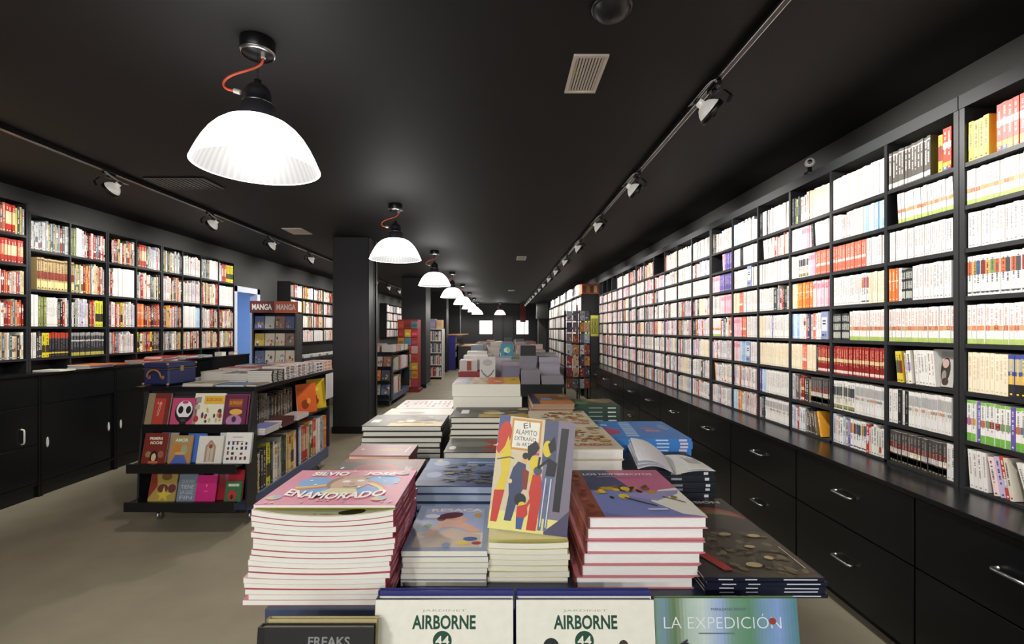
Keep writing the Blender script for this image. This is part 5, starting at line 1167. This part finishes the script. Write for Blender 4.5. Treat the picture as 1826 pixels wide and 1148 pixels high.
for i, (x0, x1, y0, y1, n, t_, c1, nm, mk) in enumerate(TOP):
    rr = random.Random(i); base = jit(c1, .08, rr)
    stack('softcover_comic', nm, 'on top of the nearest island', x0, x1, y0, y1, TI, n, t_, c1, False, 'R', rand_art(rr, base, ['8c3c30', 'd8c8a0', '3c3c50', 'c8a040', '6a8aa0', 'd8d4cc'], '', blobs=9), 'cfc9c0', c1,
          [(.12, .40, (mk, .2, .8)), (.52, .88, (mk, .25, .75))], seed=i+80, wob=.003, cat='comic book')
FL = [(-2.30, -2.08, 3.42, 3.62, 2, 'b0a490', 'beige album'), (-2.06, -1.86, 3.41, 3.60, 1, '6f90a8', 'pale blue album'), (-1.845, -1.77, 3.42, 3.62, 1, '8c7a5c', 'brown album')]
for i, (x0, x1, y0, y1, n, c1, nm) in enumerate(FL):
    rr = random.Random(i+7)
    stack('display_album', 'flat '+nm, 'at the near edge of the island top', x0, x1, y0, y1, TI, n, .010, c1, True, 'L', rand_art(rr, jit(c1, .05, rr), ['5c5048', 'c8c0b0', '8c8478', '4c6478'], '', blobs=10), 'cfc9c0', seed=i+99, cat='comic book')
# navy vanity case
r = thing('vanity_case', 'navy vanity case with tan handle on the nearest island top', 'case', None, (-2.42, 3.45, TI)); r.rotation_euler = (0, 0, math.radians(-10))
MB().bbox(-.215, 0, 0, .25, .004, .118, .010).build('body', 'case_navy', r)
MB().bbox(-.217, .002, -.002, .252, .121, .166, .010).build('lid', 'case_navy', r)
MB().box(-.2165, .0015, -.0015, .2515, .1178, .1212).build('seam_band', 'brass', r)
P = [(-.165+.0, -.004, .065)]+[(-.107-.058*math.cos(PI*i/10), -.018, .065+.05*math.sin(PI*i/10)) for i in range(11)]+[(-.049, -.004, .065)]
h = MB().tube(P, .0065, 8); h.build('handle', 'tan', r)
MB().bbox(-.178, -.152, -.004, -.0005, .048, .072, .001).build('handle_loop', 'tan', r); MB().bbox(-.062, -.036, -.004, -.0005, .048, .072, .001).build('handle_loop', 'tan', r)
for (a, b, c) in ((-.213, -.001, .010), (-.006, -.001, .010), (-.213, -.001, .155), (-.006, -.001, .155), (-.001, .245, .155)):
    MB().lathe([(0, 0), (.012, 0), (.010, .006), (0, .009)], 14, T=Matrix.Translation((a, b, c)) @ Matrix.Rotation(PI/2, 4, 'X')).build('corner_stud', 'brass', r)
MB().bbox(-.012, .003, .10, .13, .10, .14, .001).build('latch', 'brass', r)
# hanging white sheets at the far corner
r = thing('hanging_card', 'white card hanging at the far corner of the nearest island', 'card', None, (ix1+.003, 4.72, .70)); MB().bbox(0, .004, 0, .2, 0, .25, .001, 'c8c4c8').build('card', 'matte', r)

# second island, seen behind the pillar
jx0, jx1, jy0, jy1 = -2.80, -1.99, 8.65, 10.3
island(jx0, jx1, jy0, jy1, IH, 'second black book island, seen past the big pillar', 'second island', None, None, 2)
COLS = [['8c8c90', '6a7480', 'b8b4ac', '8c6a5c'], ['6a6a98', '8c7048', 'c87840', '4c4c5c'], ['d0a83c', 'c8a040', 'b8b8b8', '6a7890']]
for k, (z_, yy) in enumerate(((.715, jy0+.005), (.475, jy0-.13), (.225, jy0-.145))):
    for q in range(4):
        rr = random.Random(k*5+q); cc = COLS[k][q]
        stand_book('display_album', '%s cover, %s across the %s ledge of the second island' % (cname(cc), nth(q+1), ['top', 'middle', 'bottom'][k]), .15, .19, .012, jx0+.19+q*.17, yy, z_+.001, 13, rand_art(rr, cc, ['d8d0c0', '3c3c44', 'a84c34', 'c8b060'], '', blobs=8), cc, cat='comic album')
for i, (x0, y0, n, t_, c1) in enumerate(((-2.72, 8.75, 5, .014, 'c8c8cc'), (-2.47, 8.72, 6, .02, 'b82c30'), (-2.22, 8.72, 7, .018, 'd8c8c0'), (-2.22, 9.05, 8, .014, 'c86058'), (-2.47, 9.05, 10, .014, 'a8a8a8'), (-2.22, 9.4, 8, .014, 'd8d4cc'), (-2.47, 9.4, 7, .014, 'b8b0a4'), (-2.22, 9.8, 7, .015, 'c8c0b8'))):
    stack('display_album', '%s album' % cname(c1), '%s on the second island top' % nth(i+1), x0, x0+.21, y0, y0+.26, IH, n, t_, c1, True, 'L', None, 'd0ccc4', seed=i+120, cat='comic album')
mass = MB()
fill(random.Random(12), [('mix', 8), ('gap', .3), ('warm', 10), ('mixw', None)], (jx1-.036, jy0+.085, .62), PI/2, 1.45, .29, .16, ('album', 'upper side shelf of the second island', 'albums on the second island'), 'island_album', 'comic album', mass, [60], detail=False)
fill(random.Random(13), [('mix', 6), ('gap', .2), ('mixw', 8), ('warm', None)], (jx1-.036, jy0+.085, .2), PI/2, .73, .36, .16, ('album', 'lower side shelf of the second island', 'albums on the second island'), 'island_album', 'comic album', mass, [40], detail=False)

# ---------------------------------------------------------------- card display tower with the MANGA header
r = thing('display_tower', 'cardboard display tower of comics with MANGA header boards by the doorway', 'display stand', None, (-3.13, 6.55, 0)); r.rotation_euler = (0, 0, math.radians(14))
MB().box(-.28, -.262, -.05, .42, 0, 1.62).box(.262, .28, -.05, .42, 0, 1.62).box(-.262, .262, .40, .42, 0, 1.62).box(-.262, .262, -.05, .4, 0, .25).build('body', 'case', r)
for i in range(5): MB().box(-.262, .262, -.05, .399, .45+i*.235, .465+i*.235).build('shelf', 'case', r)
m = MB().bbox(-.30, .0, -.07, -.055, 1.62, 1.78, .002, '5a2226'); a = Art().text('MANGA', .5, .5, .82, .5, 'e8e0dc', .03)
for P_, fs, col in a.it: m.mesh([(-.30+u*.30, -.0715, 1.62+v*.16) for u, v in P_], fs, col)
m.build('header_board', 'print', r)
m = MB().bbox(.003, .30, -.07, -.055, 1.62, 1.78, .002, 'c85a34')
for P_, fs, col in a.it: m.mesh([(.003+u*.297, -.0715, 1.62+v*.16) for u, v in P_], fs, col)
m.build('header_board', 'print', r)
MB().bbox(-.30, .30, -.054, .43, 1.62, 1.64, .002, '3c2022').build('header_base', 'matte', r)
rr = random.Random(9); M3 = Matrix.Translation((-3.13, 6.55, 0)) @ Matrix.Rotation(math.radians(14), 4, 'Z')
for i in range(5):
    for j in range(4):
        cc = rr.choice(['b8bcc0', '5c6c98', 'd8d0c0', '2f4a44', '4c5c8c', 'd8c8b4', '8c6a5c', 'c8b050']); w_ = .118; h_ = .17
        ms = book_meshes(('tow', i, j), w_, h_, .016, cc, False, 'L', rand_art(rr, cc, ['d8d4cc', '3c4468', 'a84838', 'c8b460', '8c94a8'], '', blobs=9))
        o = put_book('manga_volume', ms, '%s manga cover, %s across the %s tier of the MANGA tower' % (cname(cc), nth(j+1), ['lowest', '2nd', '3rd', '4th', 'top'][i]), 'manga book', 'face-out books in the MANGA tower', (0, 0, 0))
        o.matrix_world = M3 @ Matrix.Translation((-.193+j*.128, -.015, .466+i*.235)) @ Matrix.Rotation(math.radians(80), 4, 'X') @ Matrix.Translation((0, h_/2, 0))

# red and yellow cardboard tower beyond the second island
r = thing('display_tower', 'red and yellow cardboard tower leaning on the second pillar', 'display stand', None, (-2.12, 10.62, 0))
MB().bbox(-.24, .22, .03, .40, 0, 1.62, .004, '8c2c24').build('body', 'matte', r)
MB().bbox(-.28, .26, -.02, .42, 0, .07, .004, '7c2420').build('foot', 'matte', r)
for j in range(3):
    for i in range(8):
        cc = [['b84c28', 'd0a030', '4c88b0', 'c8b8a0', 'b83c30', 'c88c3c', 'a83028', 'b84c28'], ['d8a830', '6a94b8', 'c8a888', 'd8c8b8', 'c8502c', '5c8aa0', 'd0a840', '8c3028'], ['b83c58', 'd89028', 'c8a840', 'b84438', 'd0a0a0', 'b03444', 'b82c3c', '5c7c8c']][j][i]
        m = MB().bbox(-.225+j*.15, -.085+j*.15, .0, .029, .12+i*.185, .29+i*.185, .002, cc)
        m.box(-.205+j*.15, -.105+j*.15, -.001, 0, .16+i*.185, .22+i*.185, jit(cc, .15, rr)).build('pocket_card', 'matte', r)
# tall open bookcase past the second pillar
far_lab = 'pale-framed tall bookcase past the second pillar'
r = thing('bookcase', far_lab, 'bookcase', None, (-2.0, 13.4, 0))
MB().box(-.30, -.275, 0, .5, 0, 1.42).box(.275, .30, 0, .5, 0, 1.42).box(-.275, .275, .48, .5, 0, 1.42).build('carcass', 'white', r)
for k in range(5): MB().box(-.274, .274, .001, .479, .06+k*.335, .085+k*.335).build('shelf', 'white', r)
mass = MB()
for k in range(4): fill(random.Random(20+k), [('mix', 7), ('mixw', 5), ('mix', None)], (-2.274, 13.41, .086+k*.335), 0, .546, .30, .16, ('book', '%s shelf up in the pale bookcase' % nth(k+1), 'books in the pale bookcase'), 'case_book', 'book', mass, [99], detail=False, ts=1.2)
for i, c1 in enumerate(('6a5a50', '8c7a98', 'b89c70')):
    r = thing('carton', '%s printed carton on top of the pale bookcase' % cname(c1), 'carton', None, (-2.27+i*.19, 13.5, 1.43)); MB().bbox(0, .17, 0, .3, 0, .24+.03*(i % 2), .003, c1).box(.02, .15, -.002, 0, .06, .18, jit(c1, .15, rr)).build('carton_body', 'matte', r)
# counter with the blue end panel
r = thing('sales_counter', 'counter with deep blue end panel and pale wooden top at the far left', 'counter', None, (-2.0, 16.4, 0))
MB().bbox(0, .36, 0, .03, 0, 1.20, .003, '28247a').build('end_panel', 'matte', r)
MB().box(.02, .36, .031, 2.6, 0, 1.18).build('body', 'black', r)
MB().bbox(-.02, .62, -.02, 2.7, 1.201, 1.235, .004).build('counter_top', 'wood', r)
MB().bbox(.40, 1.0, .5, 2.6, 0, .80, .004).build('front_case', 'case', r)
MB().bbox(.38, 1.02, .48, 2.62, .801, .83, .004).build('case_top', 'wood', r)
m = MB()
for i in range(3):
    r = thing('notice_card', 'white notice card, %s up on the counter side' % nth(i+1), 'card', None, (-1.639, 16.5, .45+i*.25)); MB().bbox(0, .006, 0, .3, 0, .18, .001, 'c8c8b8').build('card', 'matte', r)
r = thing('chair', 'small pale wooden chair beyond the counter', 'chair', None, (-.78, 18.4, 0))
MB().bbox(-.2, .2, -.2, .2, .43, .46, .005).build('seat', 'wood', r); MB().bbox(-.2, .2, .17, .2, .72, .95, .005).build('backrest', 'wood', r)
for sx in (-1, 1):
    for sy in (-1, 1): MB().bbox(sx*.18-.018, sx*.18+.018, sy*.18-.018, sy*.18+.018, 0, .43 if sy < 0 else .95, .003).build('leg', 'wood', r)
r = thing('red_banner', 'narrow red banner hanging in front of the back wall', 'banner', None, (.93, 22.2, 0)); MB().bbox(-.13, .13, 0, .01, 1.75, CEIL-.02, .002, '5c1c18').build('cloth', 'matte', r); MB().tube([(-.14, .005, CEIL-.012), (.14, .005, CEIL-.012)], .008).build('rod', 'blackm', r)
for i, x in enumerate((-.05, .48)):
    r = thing('door_leaf', 'tall dark panel door in the back wall, %s one' % ('plain' if i == 0 else 'second'), 'door', None, (x-.2, YF-.03, 0)); MB().bbox(-.22, .22, 0, .025, 0, 2.1, .004, '2a2c2c').build('panel', 'matte', r); MB().tube([(.17, -.002, 1.0), (.17, -.03, 1.0), (.17, -.03, 1.15), (.17, -.002, 1.15)], .008).build('handle', 'metal', r)

# ---------------------------------------------------------------- middle and far display tables
table(-.50, .62, 4.72, 7.2, TT, 'second display table, holding grey shrink-wrapped stacks', top='black')
table(-.60, .80, 8.4, 11.6, TT, 'third display table down the middle of the shop', top='black')
table(-.60, 1.0, 13.2, 17.5, TT, 'farthest display table down the middle of the shop', top='black')
G = [
 (.18, .37, 4.76, 5.02, 3, .046, '8c8890', 'grey shrink-wrapped volume', 'in the front middle of the second table'), (.385, .605, 4.76, 5.0, 2, .042, '948e98', 'lilac-grey thick volume', 'at the front drawer end of the second table'),
 (.18, .36, 5.06, 5.3, 4, .066, '86828a', 'grey boxed volume', 'second back in the middle, second table'), (.385, .60, 5.04, 5.3, 5, .05, 'a8a2b0', 'pale lilac volume', 'second back at the drawer end, second table'),
 (-.45, -.235, 4.80, 5.05, 2, .06, '8c2426', 'dark red boxed volume', 'at the aisle end of the second table'), (-.0, .165, 4.78, 5.02, 3, .055, '807c8c', 'grey-violet volume', 'next to the white necklace box'),
 (-.12, .10, 5.35, 5.6, 5, .045, 'a8a0a8', 'pale grey album', 'in the middle of the second table'), (-.02, .17, 5.08, 5.3, 4, .05, '98929c', 'soft grey album', 'behind the V-marked album, second table'),
 (.2, .6, 5.4, 5.7, 6, .045, '8c8a88', 'wide grey album', 'third back on the second table'), (-.45, -.2, 5.4, 5.7, 5, .045, 'b8a8a0', 'beige album', 'third back at the aisle side'), (-.45, -.2, 5.9, 6.2, 6, .045, 'c8c0b8', 'cream album', 'fourth back at the aisle side'),
 (-.1, .2, 5.9, 6.2, 4, .045, 'a0a090', 'green-grey album', 'fourth back in the middle'), (.28, .6, 5.9, 6.2, 5, .05, 'b0ac9c', 'khaki album', 'fourth back at the drawer side'),
 (-.45, -.15, 6.5, 6.8, 4, .05, 'b8b0a8', 'buff album', 'fifth back at the aisle side'), (.1, .5, 6.5, 6.8, 4, .05, '98a080', 'sage album', 'fifth back at the drawer side'),
]
for i, (x0, x1, y0, y1, n, t_, c1, nm, wh) in enumerate(G):
    stack('shrink_wrapped_volume', nm, wh, x0, x1, y0, y1, TT, n, t_, c1, True, 'F', None, c1, c1, seed=i+150, wob=.006, twist=.03)
# white boxes on the dark red ones, and the V-marked box
r = thing('carton', 'white carton with a red-brown panel on the dark red volumes', 'carton', None, (-.44, 4.82, TT+.121)); MB().bbox(0, .18, 0, .2, 0, .115, .003, 'c4bcb8').build('carton_body', 'matte', r); MB().box(.075, .12, -.002, 0, .01, .105, '8c4030').build('panel_print', 'matte', r)
r = thing('carton', 'larger white carton standing behind the red-brown marked one', 'carton', None, (-.42, 5.07, TT)); MB().bbox(0, .26, 0, .2, 0, .27, .003, 'd0cac8').build('carton_body', 'matte', r)
a = Art().rect(0, 0, 1, 1, 'c9c4c0').ell(.5, .78, .32, .12, 'a8a4a8').line([(.08, .52), (.2, .40), (.5, .24), (.8, .40), (.92, .52)], .05, '5c4c48').line([(.2, .36), (.5, .22), (.8, .36)], .03, '8c8280')
stand_book('display_album', 'white album marked with a dark V shape at the front of the second table', .155, .27, .02, -.155, 4.79, TT+.001, 6, a, 'c9c4c0')
r = thing('carton', 'black box on top of the grey boxed volumes of the second table', 'carton', None, (.19, 5.08, TT+4*.0664)); MB().bbox(0, .16, 0, .2, 0, .105, .003, '1c1b1e').build('carton_body', 'matte', r)
a = Art().rect(0, 0, 1, 1, '2c7c98').ell(.5, .55, .25, .2, 'c8d8c0').ell(.6, .6, .12, .2, '8cb870').ell(.4, .3, .15, .1, '1c5c78').rect(.1, .05, .9, .14, '6aa8b8')
stand_book('display_album', 'teal album standing upright in the middle of the shop', .16, .18, .02, .05, 6.05, TT+4*.0454+.001, 8, a, '2c7c98')
rr = random.Random(77); q = 0
for (tx0, tx1, ty0, ty1, nx, ny, nm) in ((-.58, .78, 8.45, 11.5, 5, 7, 'of the third table'), (-.58, .95, 13.3, 17.3, 5, 7, 'of the farthest table')):
    for j in range(ny):
        for i in range(nx):
            if rr.random() < .12: continue
            x0 = lerp(tx0, tx1, i/nx)+.02; y0 = lerp(ty0, ty1, j/ny)+.03; c1 = jit(rr.choice(['b8b0a8', 'a8a49c', 'c8c0b8', '8c8c90', 'a87868', '7c8090', 'c8b088', '5c6470', 'b8a8a0']), .05, rr)
            t_ = rr.choice([.05, .07, .09])
            n = rr.randint(1, 3)
            stack('display_volume', '%s volume' % cname(c1), '%s across, %s row, %s' % (nth(i+1), nth(j+1), nm), x0, x0+(tx1-tx0)/nx-.05, y0, y0+.3, TT, n, t_, c1, True, 'F', None, 'ccc6bc', c1, seed=q, wob=.01, twist=.05); q += 1
r = thing('paper_bouquet', 'white crumpled paper sculpture on the farthest table', 'sculpture', None, (.80, 12.9, .42))
m = MB(); rr = random.Random(2)
for i in range(26):
    c = Vector((rr.uniform(-.25, .25), rr.uniform(0, .2), rr.uniform(0, .2))); c.z *= 1-abs(c.x)*2
    a_, b_ = Vector((rr.uniform(-1, 1), rr.uniform(-1, 1), rr.uniform(-1, 1)))*.09, Vector((rr.uniform(-1, 1), rr.uniform(-1, 1), rr.uniform(-1, 1)))*.09
    m.mesh([c-a_-b_, c+a_-b_*.5, c+a_*.7+b_, c-a_*.6+b_, c+Vector((0, 0, .03))], [(0, 1, 4), (1, 2, 4), (2, 3, 4), (3, 0, 4), (0, 3, 2, 1)], 'e4e0d4')
m.build('paper', 'matte', r)
MB().bbox(-.2, .2, -.02, .24, -.42, .0, .004).build('pedestal', 'case', r)

# ---------------------------------------------------------------- wire spinner rack by the right wall
SX, SY = 1.40, 9.0
r = thing('spinner_rack', 'tall wire rack of small books standing before the right-hand drawers', 'book rack', None, (SX, SY, 0))
MB().lathe([(0, 0), (.26, 0), (.26, .012), (.05, .03), (0, .03)], 28).build('base', 'blackm', r)
MB().tube([(0, 0, .03), (0, 0, 1.86)], .014).build('centre_pole', 'metal', r)
for i, (a, b) in enumerate(((-.24, -.14), (.0, -.24), (.22, -.14), (-.22, .14), (.22, .14))): MB().tube([(a, b, .04), (a, b, 1.75)], .009).build('side_rail', 'blackm', r)
for k in range(7):
    z = .30+k*.21; MB().tube([(-.24, -.14, z), (.0, -.24, z), (.22, -.14, z), (.22, .14, z), (-.22, .14, z), (-.24, -.14, z)], .004, 6).build('wire_hoop', 'blackm', r)
rr = random.Random(31)
for k in range(7):
    for j in range(4):
        cc = rr.choice(['8c3c24', 'b87830', '2c3448', 'b8c0cc', '8c2426', '5c6470', 'c8a888', '3c3c3c', 'c8502c', 'a8b4c0'])
        w_ = .10; z = .305+k*.21; x = -.165+j*.11; y = -.155-.06*(1-abs(x)/.2)
        ms = book_meshes(('sp', k, j), w_, .175, .018, cc, False, 'L', rand_art(rr, cc, ['c89040', 'd8d0c0', '2c2c30', 'a83c2c'], '', blobs=6))
        o = put_book('pocket_comic', ms, '%s pocket book, %s across, %s tier up in the wire rack' % (cname(cc), nth(j+1), nth(k+1)), 'pocket book', 'pocket books in the wire rack', (0, 0, 0))
        o.matrix_world = Matrix.Translation((SX+x, SY+y+.04, z)) @ Matrix.Rotation(math.radians(86), 4, 'X') @ Matrix.Translation((0, .0875, 0))
